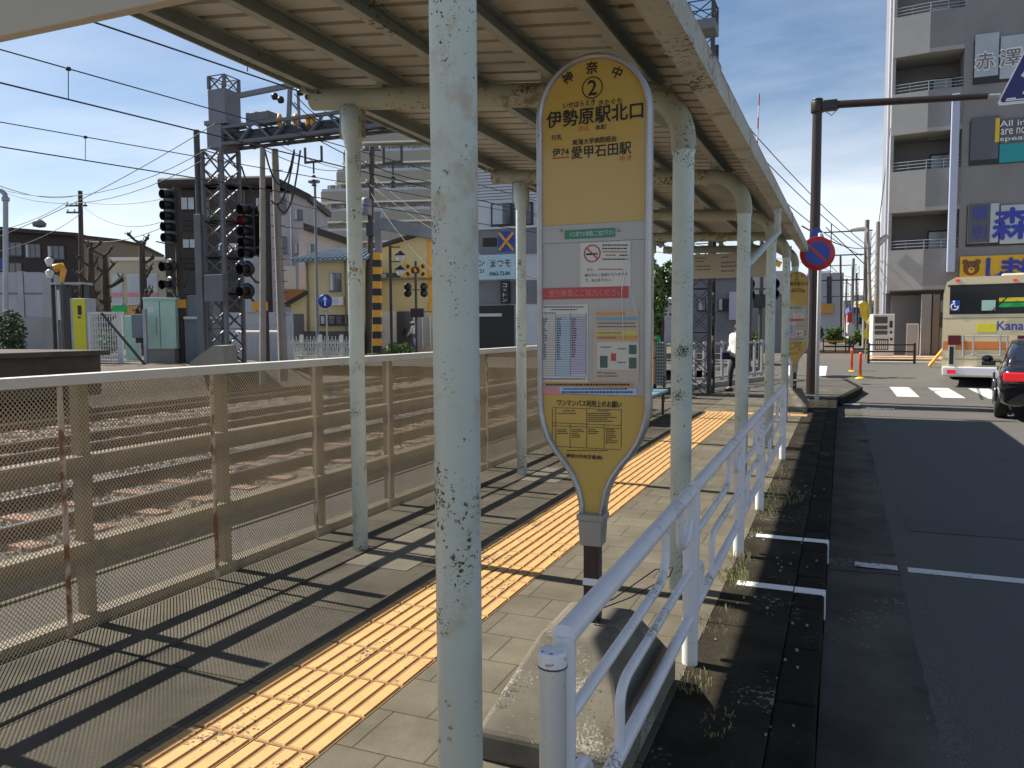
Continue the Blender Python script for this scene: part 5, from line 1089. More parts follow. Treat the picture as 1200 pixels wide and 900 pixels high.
mb = MB(); mb.tube([dep(213, 345, 25), dep(222, 320, 24.8), dep(206, 288, 24.8), dep(183, 283, 24.8)], .02, 6); mb.build('cable', MT['black'], t)
t, F_, k = signal_mast(311, 23.5, 240, [(291, 240, 302, 5, 1)], [(290, 315), (290, 341)], 'signal with one red light showing, on the mast beside the gantry leg')
F_.part(292, 354, 310, 364, 'number_plate', MT['orange'], t, .30, .02)
# poles
def pole(name, p0, p1, d0, r0, r1, m, lab, cat='pole', group=None, zb_=.3, arms=()):
    a, b = dep(*p0, d0), dep(*p1, d0); a.z = zb_; t = thing(name, tuple(a), lab, cat, group)
    MB().tube([a, b], [r0, r1], 14).build('shaft', m, t)
    for (y, x0, x1, th) in arms:
        A2, B2 = dep(x0, y, d0), dep(x1, y, d0); MB().bar(A2, B2, th, th).build('crossarm', MT['dsteel'], t)
        n_ = 3 if abs(x1 - x0) > 8 else 2
        for i in range(n_):
            c_ = A2 + (B2 - A2) * ((i + .2) / (n_ - .6)); MB().lathe([(0, 0), (.07, .02), (.04, .1), (.07, .16), (0, .2)], c_ + Vector((0, 0, th / 2)), 8).build('insulator', MT['insw'], t)
    return t
pole('concrete_pole', (307.5, 425), (307.5, 173), 22.6, .095, .075, MT['pconc'], 'upright concrete pole directly right of the gantry leg', group='poles by the tracks', zb_=0)
t = pole('concrete_pole', (332, 420), (322, 175), 24, .14, .10, MT['pconc'], 'slightly leaning concrete pole with iron steps, right of the upright one', group='poles by the tracks', zb_=.0)
mb = MB()
for k in range(14): c_ = dep(323.5 + k * .55, 200 + k * 13, 24); mb.bar(c_ + Vector((-.25, 0, 0)), c_ + Vector((.25, 0, 0)), .02, .02)
mb.build('steps', MT['dsteel'], t)
t = pole('lamp_pole', (372, 390), (369, 214), 38, .08, .06, MT['grey'], 'slender grey steel pole with a flat lamp on top before the apartments', 'street lamp')
c_ = dep(369, 213, 38); MB().box(c_.x - .3, c_.x + .2, c_.y - .15, c_.y + .15, c_.z - .06, c_.z + .08).build('lamp_head', MT['grey'], t, bevel=.03)
pole('utility_pole', (431, 405), (436, 172), 42, .19, .14, MT['pwood'], 'tall dark utility pole with crossarms and transformer before the apartments', 'utility pole', arms=((176, 425, 447, .08), (194, 428, 442, .08), (215, 429, 441, .08)))
pt_ = [o for o in bpy.data.objects if o.name.startswith('utility_pole')][-1]
mb = MB(); c_ = dep(429, 232, 41.7); mb.lathe([(0, 0), (.26, 0), (.28, .1), (.28, .8), (.2, .9), (0, .95)], c_ + Vector((0, 0, -.9)), 14); mb.build('transformer', MT['grey'], pt_)
MB().box(c_.x + .1, c_.x + .5, c_.y - .2, c_.y + .2, c_.z - 2.0, c_.z - 1.3).build('cable_box', MT['black'], pt_)
t = pole('utility_pole', (97, 400), (94, 224), 60, .22, .16, MT['pwood'], 'distant utility pole with two crossarms above the brown roofs at left', 'utility pole', arms=((241, 77, 102, .12), (249, 78, 97, .12)))
# striped crossing post
f = Face(441, 39, 0); t = f.thing(441, 'striped_post', 'yellow and black banded post beside the tall utility pole', 'post', .2)
y = 296.0; i = 0
while y < 406:
    f.part(437 - (0.6 if i % 2 else 0), y, 446, y + 8.4, 'band', MT['black'] if i % 2 else MT['orange'], t, 0, .4); y += 8.4 if i % 2 == 0 else 8.4; i += 1
f = Face(470, 40, 0); t = f.thing(442, 'steel_portal', 'grey steel box girder reaching right from a post near the level crossing', 'girder', .2)
f.part(438.5, 248, 446, 297, 'post', MT['grey'], t, -.1, .35)
a, b = f.at(446, 262), f.at(560, 283); mb = MB(); mb.bar((a[0], 0, a[1]), (b[0], 0, b[1]), .35, .60, M=f.M); mb.build('beam', MT['grey'], t, bevel=.02)
# ornate lamp
f = Face(457, 37, 0); t = f.thing(457, 'ornate_street_lamp', 'black ornate street lamp with two lanterns near the crossing', 'street lamp', .2)
u, z = f.at(457, 288); MB().tube([(u, 0, .2), (u, 0, z)], .07, 10, M=f.M).build('post', MT['black'], t)
for (py, px) in ((301, 469), (318, 469)):
    u2, z2 = f.at(px, py); MB().bar((u, 0, z2 + .45), (u2, 0, z2 + .45), .05, .05, M=f.M).build('arm', MT['black'], t)
    mb = MB(); mb.lathe([(.10, 0), (.22, .28), (.10, .40), (0, .46)], (u2, 0, z2 - .2), 8, f.M); mb.build('lantern', MT['lampg'], t)
    mb = MB(); mb.lathe([(.24, .26), (.26, .30), (.08, .44), (0, .5)], (u2, 0, z2 - .2), 8, f.M); mb.build('lantern_cap', MT['black'], t)
# crossing signals
def crossing_signal(px, d_, y0, yx, yl_, ybx, lab, s=1.0, ang=0):
    f = Face(px, d_, ang); t = f.thing(px, 'crossing_signal', lab, 'crossing signal', .2, 'level crossing signals'); k = FPX / d_
    u, z = f.at(px, y0); MB().tube([(u, 0, .15), (u, 0, z)], .07, 10, M=f.M).build('post', MT['dsteel'], t)
    zx = f.at(px, yx)[1]
    for sg in (1, -1):
        L_ = .62; bd = MB(); bd.bar((u - L_, -.12 - .02 * sg, zx - L_ * .5 * sg), (u + L_, -.12 - .02 * sg, zx + L_ * .5 * sg), .03, .20, up=(0, 0, 1), M=f.M); b_ = bd.build('crossbuck', MT['orange'], t)
        st2 = MB()
        for j in (-.62, -.2, .2, .62): st2.bar((u + L_ * (j - .1), -.14 - .02 * sg, zx + L_ * .5 * sg * (j - .1)), (u + L_ * (j + .1), -.14 - .02 * sg, zx + L_ * .5 * sg * (j + .1)), .03, .202, up=(0, 0, 1), M=f.M)
        st2.build('stripe', MT['black'], b_)
    zl = f.at(px, yl_)[1]
    for sx_ in (-.42, .42):
        for dz in (0, -.34):
            mb = MB(); mb.lathe([(0, 0), (.20, 0), (.20, .03), (0, .10)], (u + sx_, -.05, zl + dz), 18, f.M, axis='y'); l_ = mb.build('lamp', MT['black'], t)
            mb = MB(); mb.tube([(u + sx_, -.05, zl + dz), (u + sx_, -.28, zl + dz)], .11, 12, cap=False, M=f.M); mb.build('hood', MT['black'], l_)
            mb = MB(); mb.lathe([(0, 0), (.095, 0)], (u + sx_, -.06, zl + dz), 12, f.M, axis='y'); mb.build('lens', MT['lens'], l_)
    MB().bar((u - .42, 0, zl - .16), (u + .42, 0, zl - .16), .05, .05, M=f.M).build('arm', MT['dsteel'], t)
    zb2 = f.at(px, ybx)[1]; MB().box(u - .28, u + .40, -.2, .2, zb2 - .25, zb2 + .2, f.M).build('barrier_machine', MT['black'], t, bevel=.03)
    return t, f, u
t, f, u = crossing_signal(487, 41, 306, 317, 336, 366, 'left crossing signal with orange crossbuck and two pairs of dark lamps')
t, f, u = crossing_signal(893, 27, 270, 300, 333, 352, 'crossing signal seen between the far shelter columns')
# raised barrier rod
f = Face(888, 24, -15); t = f.thing(888, 'level_crossing_barrier', 'thin red and white barrier rod raised above the shelter roof', 'barrier', .2)
a, b = f.at(881, 300), f.at(890, 110); n_ = 14
for i in range(n_):
    A2 = (a[0] + (b[0] - a[0]) * i / n_, 0, a[1] + (b[1] - a[1]) * i / n_); B2 = (a[0] + (b[0] - a[0]) * (i + 1) / n_, 0, a[1] + (b[1] - a[1]) * (i + 1) / n_)
    MB().tube([A2, B2], .035 - .0013 * i, 8, M=f.M).build('segment', MT['redS'] if i % 2 else MT['insw'], t)
mb = MB(); c_ = f.at(885, 178); mb.box(c_[0] - .06, c_[0] + .06, -.06, .06, c_[1] - .12, c_[1] + .12, f.M); mb.build('reflector', MT['flag'], t)
MB().tube([(a[0] - .03, 0, .1), (a[0], 0, a[1])], .05, 8, M=f.M).build('stand', MT['dsteel'], t)
# road sign with blue disc
f = Face(382, 34, 0); t = f.thing(382, 'blue_road_sign', 'round blue sign with a white upward arrow before the yellow house', 'traffic sign', .1)
u, z = f.at(381.5, 353); MB().tube([(u + .04, 0, .1), (u + .04, 0, z + .2)], .035, 8, M=f.M).build('pole', MT['galv'], t)
mb = MB(); mb.lathe([(0, 0), (.30, 0), (.30, .03), (0, .03)], (u, -.08, z), 28, f.M, axis='y'); d2 = mb.build('disc', MT['blueS'], t)
mb = MB(); mb.box(u - .03, u + .03, -.10, -.09, z - .2, z + .08, f.M); mb.prism([(u - .1, z + .06), (u + .1, z + .06), (u, z + .22)], -.10, -.09, f.M); mb.build('arrow', MT['whiteS'], d2)
MB().box(u - .14, u + .14, -.08, -.06, z - .48, z - .36, f.M).build('plate', MT['galv'], t)
# lattice picket barrier
f = Face(372, 31, -10); t = f.thing(372, 'picket_fence', 'white metal picket and lattice fence by the road before the yellow house', 'fence', .1)
mb = MB()
for k in range(44):
    px = 326 + k * 2.1; a, b = f.at(px, 426), f.at(px, 398 if k % 2 else 394); c_ = f.at(px + 4.2, 394)
    mb.bar((a[0], 0, a[1]), (b[0], 0, b[1]), .02, .025, M=f.M)
    if k % 2 == 0: mb.bar((a[0], -.02, f.at(px, 418)[1]), (c_[0], -.02, f.at(px, 402)[1]), .02, .02, M=f.M); mb.bar((a[0], -.03, f.at(px, 402)[1]), (c_[0], -.03, f.at(px, 418)[1]), .02, .02, M=f.M)
mb.build('lattice', MT['insw'], t)
for py in (402, 418): a, b = f.at(326, py), f.at(418, py); MB().bar((a[0], .03, a[1]), (b[0], .03, a[1]), .04, .05, M=f.M).build('rail', MT['insw'], t)
for px in (330, 352, 374, 399): a = f.at(px, 392); MB().box(a[0] - .06, a[0] + .06, .06, .14, .0, a[1], f.M).build('post', MT['insw'], t)

# ================================================================== BUILDINGS BEYOND THE TRACKS
def block(px, d_, ang, rects, name, lab, cat='building', depth=8, zb_=-.1, group=None):
    f = Face(px, d_, ang); t = f.thing(px, name, lab, cat, 0, group)
    for (x0, y0, x1, y1, m, nm) in rects: f.part(x0, y0, x1, y1, nm, MT[m], t, 0, depth, zb_)
    return f, t
# apartment block (stepped)
f = Face(440, 110, -6); t = f.thing(440, 'apartment_block', 'tall taupe apartment block with white slab edges and stepped balconies far behind', 'building')
lv = [146, 170, 193, 215.5, 238.5, 262, 286]; lefts = [412, 404, 396, 378, 366, 362, 362]
for i in range(len(lv)):
    y1 = lv[i + 1] if i + 1 < len(lv) else 312
    f.part(lefts[i] + 6, lv[i], 540, y1, 'storey', MT['apt'], t, 0 + i * .02, 12)
    f.part(lefts[i] + 1, lv[i] + 9, 508, lv[i] + 21.2, 'balcony', MT['apt'], t, 1.0, .3)
    f.part(lefts[i], lv[i] + 21.2, 512, lv[i] + 23.0, 'slab_edge', MT['aptl'], t, 1.15, 1.1)
    gl_ = f.part(lefts[i] + 2, lv[i] + 6.0, 506, lv[i] + 9.2, 'railing_glass', MT['glassb'], t, 1.02, .06)
    for (a, b) in ((lefts[i] + 8, lefts[i] + 15), (lefts[i] + 20, lefts[i] + 29), (lefts[i] + 34, 414), (418, 430), (433, 445), (452, 464), (474, 489), (494, 505)):
        if b - a > 4: f.window(a, lv[i] + 1.5, b, lv[i] + 12, t, 'glass', 'wframe', .08, 2)
f.part(420, 128, 470, 146, 'roof_house', MT['apt'], t, -2, 6)
f.part(340, 300, 545, 410, 'lower_storeys', MT['apt'], t, -.5, 11)
# dark brown clad building with pink side
f = Face(285, 56, 3); t = f.thing(285, 'brown_clad_building', 'dark brown clad building with a heavy curved roof edge and pink side wall', 'building')
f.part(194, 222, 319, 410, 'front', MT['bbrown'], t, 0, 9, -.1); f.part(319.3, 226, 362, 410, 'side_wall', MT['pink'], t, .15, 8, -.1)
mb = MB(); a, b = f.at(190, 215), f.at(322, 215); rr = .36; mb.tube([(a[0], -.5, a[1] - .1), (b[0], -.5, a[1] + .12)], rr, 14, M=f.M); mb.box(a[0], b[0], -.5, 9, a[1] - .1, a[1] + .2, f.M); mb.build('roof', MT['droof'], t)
f.poly([(318, 207), (322, 207), (365, 229), (365, 236), (362, 236), (318, 214)], 'side_roof', MT['droof'], t, -.5, 8)
f.window(212, 231, 228, 246, t, 'glassb'); f.window(214, 280, 230, 291, t, 'glassb'); f.window(236, 231, 246, 262, t, 'glass', 'bbrown'); f.window(330, 232, 336, 250, t, 'glass', 'wireg', .2); f.window(330, 278, 337, 297, t, 'glass', 'wireg', .2)
mb = MB()
for y in (256, 262, 268, 300, 306, 312): f.box(mb, 212, y, 282, y + 2.2, .12, .08)
mb.build('louvres', MT['droof'], t); f.part(205, 318, 283, 345, 'canopy', MT['black'], t, .6, .6)
for (a_, b_) in ((300, 232), (300, 258), (300, 284)): f.window(a_, b_, a_ + 12, b_ + 10, t, 'glass', 'wireg', .06)
for a_ in (258, 270): f.part(a_, 286, a_ + 9, 294, 'air_conditioner', MT['insw'], t, .5, .4, bev=.02)
f.part(288, 224, 290, 400, 'drain_pipe', MT['wireg'], t, .15, .12); f.part(342, 228, 343.5, 400, 'drain_pipe', MT['insw'], t, .3, .12)
f.window(346, 246, 355, 258, t, 'glass', 'wireg', .2); f.window(346, 286, 355, 298, t, 'glass', 'wireg', .2)
f.part(196, 325, 250, 331, 'band', MT['wireg'], t, .3, .3)
# lower pink house with dark sloped roof, red balcony
f = Face(380, 50, 4); t = f.thing(380, 'pink_house', 'pale pink house wing with a dark sloping roof behind the yellow house', 'house')
f.poly([(350, 272), (358, 268), (412, 288), (412, 400), (350, 400)], 'wall', MT['pink'], t, 0, 6)
f.poly([(357, 262), (413, 281), (413, 289), (357, 270)], 'roof', MT['droof'], t, -.4, 6); f.window(362, 286, 368.5, 297, t, 'glass', 'wireg', .05); f.part(331, 340, 358, 352, 'balcony', MT['bear'], t, 1.0, 1.2); f.part(331, 313, 350, 340, 'fence_panel', MT['pink'], t, .9, .1)
# yellow house
f = Face(400, 42, -2); t = f.thing(400, 'yellow_house', 'pale yellow house with a blue grey tiled roof and an air conditioner', 'house')
f.part(358.5, 302, 428, 410, 'wall', MT['ywall'], t, 0, 6, -.1)
mb = MB(); a = [f.at(345, 306), f.at(432, 303), f.at(432, 290), f.at(372, 291)]
mb.add([(a[0][0], -.5, a[0][1]), (a[1][0], -.5, a[1][1]), (a[2][0], 1.8, a[2][1] + .1), (a[3][0], 1.8, a[3][1] + .1), (a[0][0], -.5, a[0][1] - .12), (a[1][0], -.5, a[1][1] - .12), (a[2][0], 1.8, a[2][1] - .1), (a[3][0], 1.8, a[3][1] - .1)], [(0, 1, 2, 3), (7, 6, 5, 4), (0, 4, 5, 1), (1, 5, 6, 2), (2, 6, 7, 3), (3, 7, 4, 0)], M=f.M); rf = mb.build('roof', MT['broof'], t)
mb = MB()
for k in range(16): p0 = Vector((a[0][0], -.5, a[0][1])).lerp(Vector((a[1][0], -.5, a[1][1])), k / 15); p1 = Vector((a[3][0], 1.8, a[3][1] + .1)).lerp(Vector((a[2][0], 1.8, a[2][1] + .1)), k / 15); mb.tube([p0 + Vector((0, 0, .03)), p1 + Vector((0, 0, .03))], .05, 6, M=f.M)
mb.build('tile_ribs', MT['broof'], rf)
f.window(386.5, 320, 400, 341, t, 'glass', 'wireg', .06); ac = f.part(391, 348, 403, 358, 'air_conditioner', MT['insw'], t, .35, .3, bev=.02); f.part(393, 350, 398, 356, 'fan', MT['papv'], ac, .37, .02)
f.window(375, 369, 412, 381, t, 'glass', 'black', .06, 4); f.part(360, 388, 428, 410, 'garden_wall', MT['darkc'], t, .8, .2)
f.poly([(338, 356), (360, 343), (360, 346), (360, 410), (342, 410), (342, 359)], 'porch', MT['ywall'], t, -.1, 2); f.poly([(336, 355), (361, 341), (361, 345), (336, 360)], 'porch_roof', MT['droof'], t, -.4, 2); f.part(344, 368, 357, 405, 'porch_door', MT['vendd'], t, .15, .1)
f.part(360, 303.5, 362, 395, 'downpipe', MT['tanw'], t, .1, .1); f.part(404.5, 300, 406, 395, 'downpipe', MT['tanw'], t, .1, .1)
# beige gabled house right of it
f = Face(470, 46, -6); t = f.thing(470, 'beige_house', 'beige gabled house with white entrance behind the crossing signal', 'house')
f.poly([(430, 296), (446, 291), (492, 277), (515, 283), (540, 290), (540, 365), (430, 365)], 'upper_wall', MT['ywall'], t, 0, 7)
f.poly([(428, 293), (492, 272.5), (542, 287), (542, 290), (492, 276), (428, 297)], 'roof', MT['droof'], t, -.5, 7); f.part(502.5, 280, 511, 365, 'orange_corner', MT['orange'], t, .05, .2)
f.part(430, 366, 540, 410, 'ground_floor', MT['beige'], t, .1, 6, -.1); f.part(446, 365, 466, 408, 'white_wall', MT['insw'], t, .3, .3); f.part(467, 365, 484, 408, 'door', MT['vendd'], t, .25, .3); f.window(447, 320, 469, 327, t, 'glass', 'black', .06); f.part(430, 325.5, 540, 327.5, 'ledge', MT['tanw'], t, .35, .4)
f.part(490, 372, 508, 406, 'gate', MT['gbal'], t, .9, .06)
mb = MB()
for px in (490, 499, 508): f.box(mb, px - .6, 371, px + .6, 408, .95, .05)
mb.build('gate_frame', MT['insw'], t)
# siding shop
f = Face(585, 37, -17); t = f.thing(585, 'siding_shop', 'pale grey weatherboard shop with light blue signboard seen behind the shelter', 'shop')
f.part(536, 184, 650, 410, 'wall', MT['sid'], t, 0, 8, -.1)
mb = MB()
for k in range(22): f.box(mb, 536, 186 + k * 3.6 if k < 14 else 331 + (k - 14) * 3.5, 650, 186.7 + k * 3.6 if k < 14 else 331.7 + (k - 14) * 3.5, .02, .04)
mb.build('board_joints', MT['wireg'], t)
f.window(576, 238, 625, 265, t, 'glass', 'black', .08, 2); f.part(536, 329, 650, 356.5, 'lower_siding', MT['gsid'], t, .04, .1); f.part(536, 266, 650, 268.5, 'ledge', MT['insw'], t, .2, .3)
f.part(536, 268.5, 650, 298, 'dark_fascia', MT['gsid'], t, .1, .2)
sg = f.part(556, 299, 606, 328, 'signboard', MT['sgnb'], t, .3, .2, bev=.01)
k = 37.5 / FPX
def ft(f, s_, px, py, hp, wp, m, parent, out, bold=.01): u, z = f.at(px, py); return text([(s_, u, z, hp * k, 0, wp * k)], 'lettering', MT[m], parent, f.M @ Matrix.Translation((0, -out, 0)), bold=bold)
ft(f, 'まつモ', 589, 309, 9, 24, 'ink', sg, .315); ft(f, '0463-72-84', 588, 321, 4.5, 24, 'ink', sg, .315, .02); ft(f, 'ン', 567, 309, 7, 7, 'ink', sg, .315); ft(f, '21', 567, 318, 4, 5, 'ink', sg, .315); f.part(574.5, 299.5, 575.5, 327.5, 'divider', MT['insw'], sg, .32, .02)
vs_ = f.part(590, 329.5, 600, 356, 'vertical_sign', MT['black'], t, .45, .2); ft(f, 'コ', 595, 335, 4, 5, 'inkw', vs_, .465); ft(f, 'ッ', 595, 340.5, 3, 4, 'inkw', vs_, .465); ft(f, 'ト', 595, 346, 4, 4, 'inkw', vs_, .465); ft(f, 'ン', 595, 352, 4, 5, 'inkw', vs_, .465)
f.part(560, 358, 603, 410, 'entrance', MT['black'], t, .12, .2, -.1); f.part(562, 367.5, 590, 371, 'white_awning_strip', MT['insw'], t, .3, .1)  # plain white awning strip across the black entrance
# blue and yellow crossbuck sign hung in front
f = Face(593, 33, -10); t = f.thing(593, 'blue_crossbuck_sign', 'blue square sign with a yellow and black cross, by the shelter column', 'sign', .2)
pn = f.part(583.5, 271, 603, 295, 'panel', MT['blueS'], t, 0, .06); c_ = f.at(593.2, 283)
for sg_ in (1, -1): MB().bar((c_[0] - .30, -.03 - .01 * sg_, c_[1] - .36 * sg_), (c_[0] + .30, -.03 - .01 * sg_, c_[1] + .36 * sg_), .02, .11, M=f.M).build('cross', MT['orange'], pn)
u = f.at(606, 283)[0]; MB().tube([(u, .1, .1), (u, .1, c_[1] + .5)], .06, 10, M=f.M).build('pole', MT['dsteel'], t); MB().bar((u, .1, c_[1]), (c_[0], .05, c_[1]), .05, .05, M=f.M).build('arm', MT['dsteel'], t)
mb = MB(); a = f.at(574, 284); mb.box(a[0] - .3, a[0] + .3, -.1, .1, a[1] - .18, a[1] + .2, f.M); mb.build('lamp_box', MT['black'], t, bevel=.04)

# left side
f = Face(60, 72, 6); t = f.thing(60, 'long_brown_building', 'long low dark brown building filling the left edge beyond the platform', 'building')
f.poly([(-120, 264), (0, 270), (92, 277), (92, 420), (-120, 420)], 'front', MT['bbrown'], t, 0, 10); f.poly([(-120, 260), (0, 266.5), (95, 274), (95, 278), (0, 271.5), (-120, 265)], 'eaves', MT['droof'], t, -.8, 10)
for (a, b, c_, d_) in ((5, 284, 26, 300), (30, 286, 48, 302), (56, 288, 76, 304), (4, 308, 26, 322)): f.window(a, b, c_, d_, t, 'glass', 'wireg', .08, 3)
mb = MB(); a = f.at(40, 268); mb.lathe([(0, 0), (.5, .1), (.6, .4), (.3, .7), (0, .8)], (a[0], 1, a[1] + .2), 14, f.M); mb.build('roof_vent', MT['grey'], t)
f = Face(130, 66, 14); t = f.thing(130, 'tan_building', 'plain tan grey building with a sloping flat roof at left', 'building')
f.poly([(92, 277.5), (140, 283), (165, 288), (165, 420), (92, 420)], 'wall', MT['tanw'], t, 0, 10); f.poly([(90, 275), (140, 280.5), (167, 286), (167, 289), (140, 283.5), (90, 278.5)], 'roof_edge', MT['droof'], t, -.3, 10)
f = Face(165, 58, 0); t = f.thing(165, 'beige_shop', 'cream shop with pink banded windows behind the bare trees', 'shop')
f.part(130, 304, 198, 412, 'wall', MT['beige'], t, 0, 6, -.1); f.part(129, 301.5, 199, 305.5, 'parapet', MT['aptl'], t, .2, 6.2)
for (a, b) in ((132, 144), (150, 185)): w_ = f.window(a, 321, b, 356, t, 'glassb', 'insw', .06, 2 if b - a > 15 else 1); f.part(a + .6, 343, b - .6, 348, 'pink_band', MT['papp'], w_, .1, .02)
f.part(133, 358, 152, 366, 'green_sign', MT['green'], t, .15, .1); f.part(154, 359, 184, 372, 'orange_awning', MT['papo'], t, .6, .8)
# white panels / containers
f = Face(25, 34, 10); t = f.thing(25, 'white_panel_shed', 'pale grey panelled equipment shed at the left edge', 'shed', .5)
for i, (a, b) in enumerate(((-60, -24), (-23.5, -1), (-.5, 21), (28.5, 49))): f.part(a, 319, b, 372, 'panel', MT['lgrey'], t, 0, 2, .5)
f.part(21.5, 318, 28, 372, 'joint', MT['galv'], t, .05, 2, .5); f.part(-60, 343, 49, 345, 'seam', MT['grey'], t, .02, .1); f.part(-60, 372, 52, 410, 'plinth', MT['gbal'], t, .1, 2.2, .5)
bs2 = f.part(-12, 303, 5.5, 317, 'blue_sign', MT['blueS'], t, .2, .1)
f = Face(4, 25, 0); t = f.thing(5, 'hooked_pipe', 'grey upright pipe with a bent top at the left edge', 'pipe', .5)
a, b = f.at(6, 410), f.at(6.5, 232); mb = MB(); mb.tube([(a[0], 0, .5), (b[0], 0, b[1]), (b[0] - .02, 0, b[1] + .12), (b[0] - .12, 0, b[1] + .22), (b[0] - .5, 0, b[1] + .24)], .075, 12, M=f.M); mb.lathe([(0, 0), (.11, 0), (.11, .12), (0, .12)], (b[0], 0, b[1] - .1), 12, f.M); mb.build('pipe_body', MT['galv'], t)
f = Face(62, 30, 0); t = f.thing(60, 'platform_lamp', 'small double lantern lamp near the white shed', 'street lamp', .5)
u, z = f.at(60, 300); MB().tube([(u, 0, .5), (u, 0, z)], .05, 8, M=f.M).build('post', MT['dsteel'], t)
for (px, py) in ((60.5, 308), (61, 322)): u2, z2 = f.at(px, py); MB().lathe([(.08, 0), (.16, .25), (.05, .34), (0, .36)], (u2, -.15, z2 - .15), 8, f.M).build('lantern', MT['lampg'], t)
# crossing machine group at left
f = Face(92, 24.5, 4); t = f.thing(93, 'yellow_equipment_box', 'upright yellow equipment box with a grey side on the platform end', 'equipment box', .9)
f.part(86, 350, 101, 408, 'front_panel', MT['safety'], t, .02, .05, .92, bev=.01); f.part(83, 349.5, 105, 408.5, 'casing', MT['galv'], t, 0, .5, .92, bev=.01); f.part(91.5, 358, 96, 369, 'display', MT['black'], t, .03, .02); f.part(92, 371, 95, 373, 'slot', MT['black'], t, .03, .02)
f = Face(80, 27, 0); t = f.thing(75, 'steel_rack', 'dark steel frame with a flat top behind the yellow box', 'frame', .9)
for px in (61, 66, 72, 78, 96, 99): f.part(px, 332, px + (1.2 if px != 72 else 6), 408, 'upright', MT['dsteel'] if px != 66 else MT['galv'], t, 0, .3, .9)
f.part(60, 331, 100, 333.5, 'top', MT['galv'], t, .1, .6); f.part(70, 340, 73, 375, 'white_tube', MT['insw'], t, .15, .05)
f = Face(70, 26, 0); t = f.thing(70, 'orange_horn', 'orange warning horn above the steel frame at left', 'horn', .9)
mb = MB(); a = f.at(70, 318); mb.tube([(a[0] - .15, 0, a[1] + .1), (a[0] + .05, 0, a[1] + .17), (a[0] + .12, 0, a[1] + .02), (a[0] + .05, 0, a[1] - .35)], [.14, .12, .10, .06], 12, M=f.M); mb.build('horn_body', MT['orange'], t)
MB().tube([(a[0] + .06, 0, .9), (a[0] + .06, 0, a[1] - .3)], .025, 6, M=f.M).build('stand', MT['dsteel'], t)
f = Face(186, 24.5, 8); t = f.thing(187, 'mint_cabinet', 'large mint green trackside cabinet with a double door', 'cabinet', .5)
f.part(168.5, 351, 206, 409, 'casing', MT['mintbox'], t, 0, .7, bev=.015); f.part(167.5, 348.5, 207, 351.5, 'lid', MT['mintbox'], t, .06, .82, bev=.01); f.part(171, 409, 204, 416, 'plinth', MT['conc2'], t, -.05, .6, .5)
f.part(187.3, 353, 187.9, 407, 'door_gap', MT['dsteel'], t, .006, .01); f.part(183, 372, 184.2, 392, 'handle', MT['galv'], t, .04, .03); f.part(174, 360, 181, 366, 'plate', MT['insw'], t, .01, .02)
f = Face(235, 25, 3); t = f.thing(235, 'grey_cabinet', 'blue grey cabinet between the mint cabinet and the gantry leg', 'cabinet', .5)
f.part(219, 346, 249, 372, 'upper_case', MT['greybox'], t, 0, .8, bev=.01); f.part(217, 373, 250, 412, 'lower_case', MT['greybox'], t, .05, .9, .5, bev=.01); f.part(217, 371, 250, 374, 'shelf', MT['insw'], t, .15, 1.0)
f = Face(162, 24, 0); t = f.thing(162, 'grey_meter_box', 'small dark grey meter box on a short post left of the mint cabinet', 'equipment box', .5)
f.part(154, 368, 167.5, 396, 'case', MT['greybox'], t, 0, .3, bev=.02); f.part(168.5, 362, 172, 420, 'post', MT['galv'], t, .05, .12, .5); f.part(158, 396, 165, 402, 'conduit', MT['black'], t, -.05, .15)
f = Face(150, 27, 0); f2t = f.thing(150, 'mint_meter_box', 'small mint cabinet half hidden behind the grey meter box', 'cabinet', .5); f.part(146, 370, 158, 404, 'case', MT['mintbox'], f2t, 0, .4, .5, bev=.02)
f = Face(125, 24.5, 0); t = f.thing(125, 'mesh_gate', 'white wire grid gate panel behind the yellow box', 'gate', .5)
mb = MB()
for k in range(12): f.box(mb, 106 + k * 2.9, 368, 106.7 + k * 2.9, 426, .02, .02)
for k in range(8): f.box(mb, 106, 370 + k * 7, 143, 370.8 + k * 7, .03, .02)
mb.build('grid', MT['insw'], t); mb = MB()
for r_ in ((104.5, 366, 107, 428), (138, 366, 144, 428), (104.5, 365.5, 144, 368.5)): f.box(mb, *r_, .04, .08)
mb.build('frame', MT['insw'], t)
f = Face(120, 23.5, 0); a, b = f.at(119, 367), f.at(172, 430); tag(MB().tube([(a[0], 0, a[1]), (b[0], 0, b[1])], .04, 8, M=f.M).build('stay_pole', MT['dsteel']), 'dark slanting stay leaning before the white grid gate', 'stay')
f = Face(248, 22.5, 0); t = tag(f.poly([(226, 424), (252, 405), (264, 405), (266, 428), (226, 428)], 'concrete_ramp', MT['conc2'], None, -.2, .9), 'pale sloping concrete block at the foot of the gantry leg', 'concrete block')
f = Face(300, 27, 0); a, b = f.at(277, 391), f.at(327, 391); tag(MB().tube([(a[0], 0, a[1]), (b[0], 0, b[1])], .11, 12, M=f.M).build('white_pipe', MT['insw']), 'thick white horizontal pipe beyond the signal mast', 'pipe')
f = Face(300, 30, 0); t = f.thing(300, 'grey_railing', 'grey steel railing around equipment right of the gantry leg', 'railing', .4)
for k in range(9): f.part(284 + k * 5.4, 380, 285 + k * 5.4, 415, 'post', MT['galv'], t, 0, .05, .3)
for py in (380, 388, 397): f.part(284, py, 330, py + 1.5, 'bar', MT['galv'], t, .03, .04)
f = Face(300, 34, 0); t = f.thing(300, 'low_wall', 'low pale wall behind the signal masts', 'wall', .2); f.part(262, 366, 342, 420, 'wall_face', MT['lgrey'], t, 0, .3, -.1); f.part(286, 300, 300, 366, 'tall_box', MT['galv'], t, .1, .6)

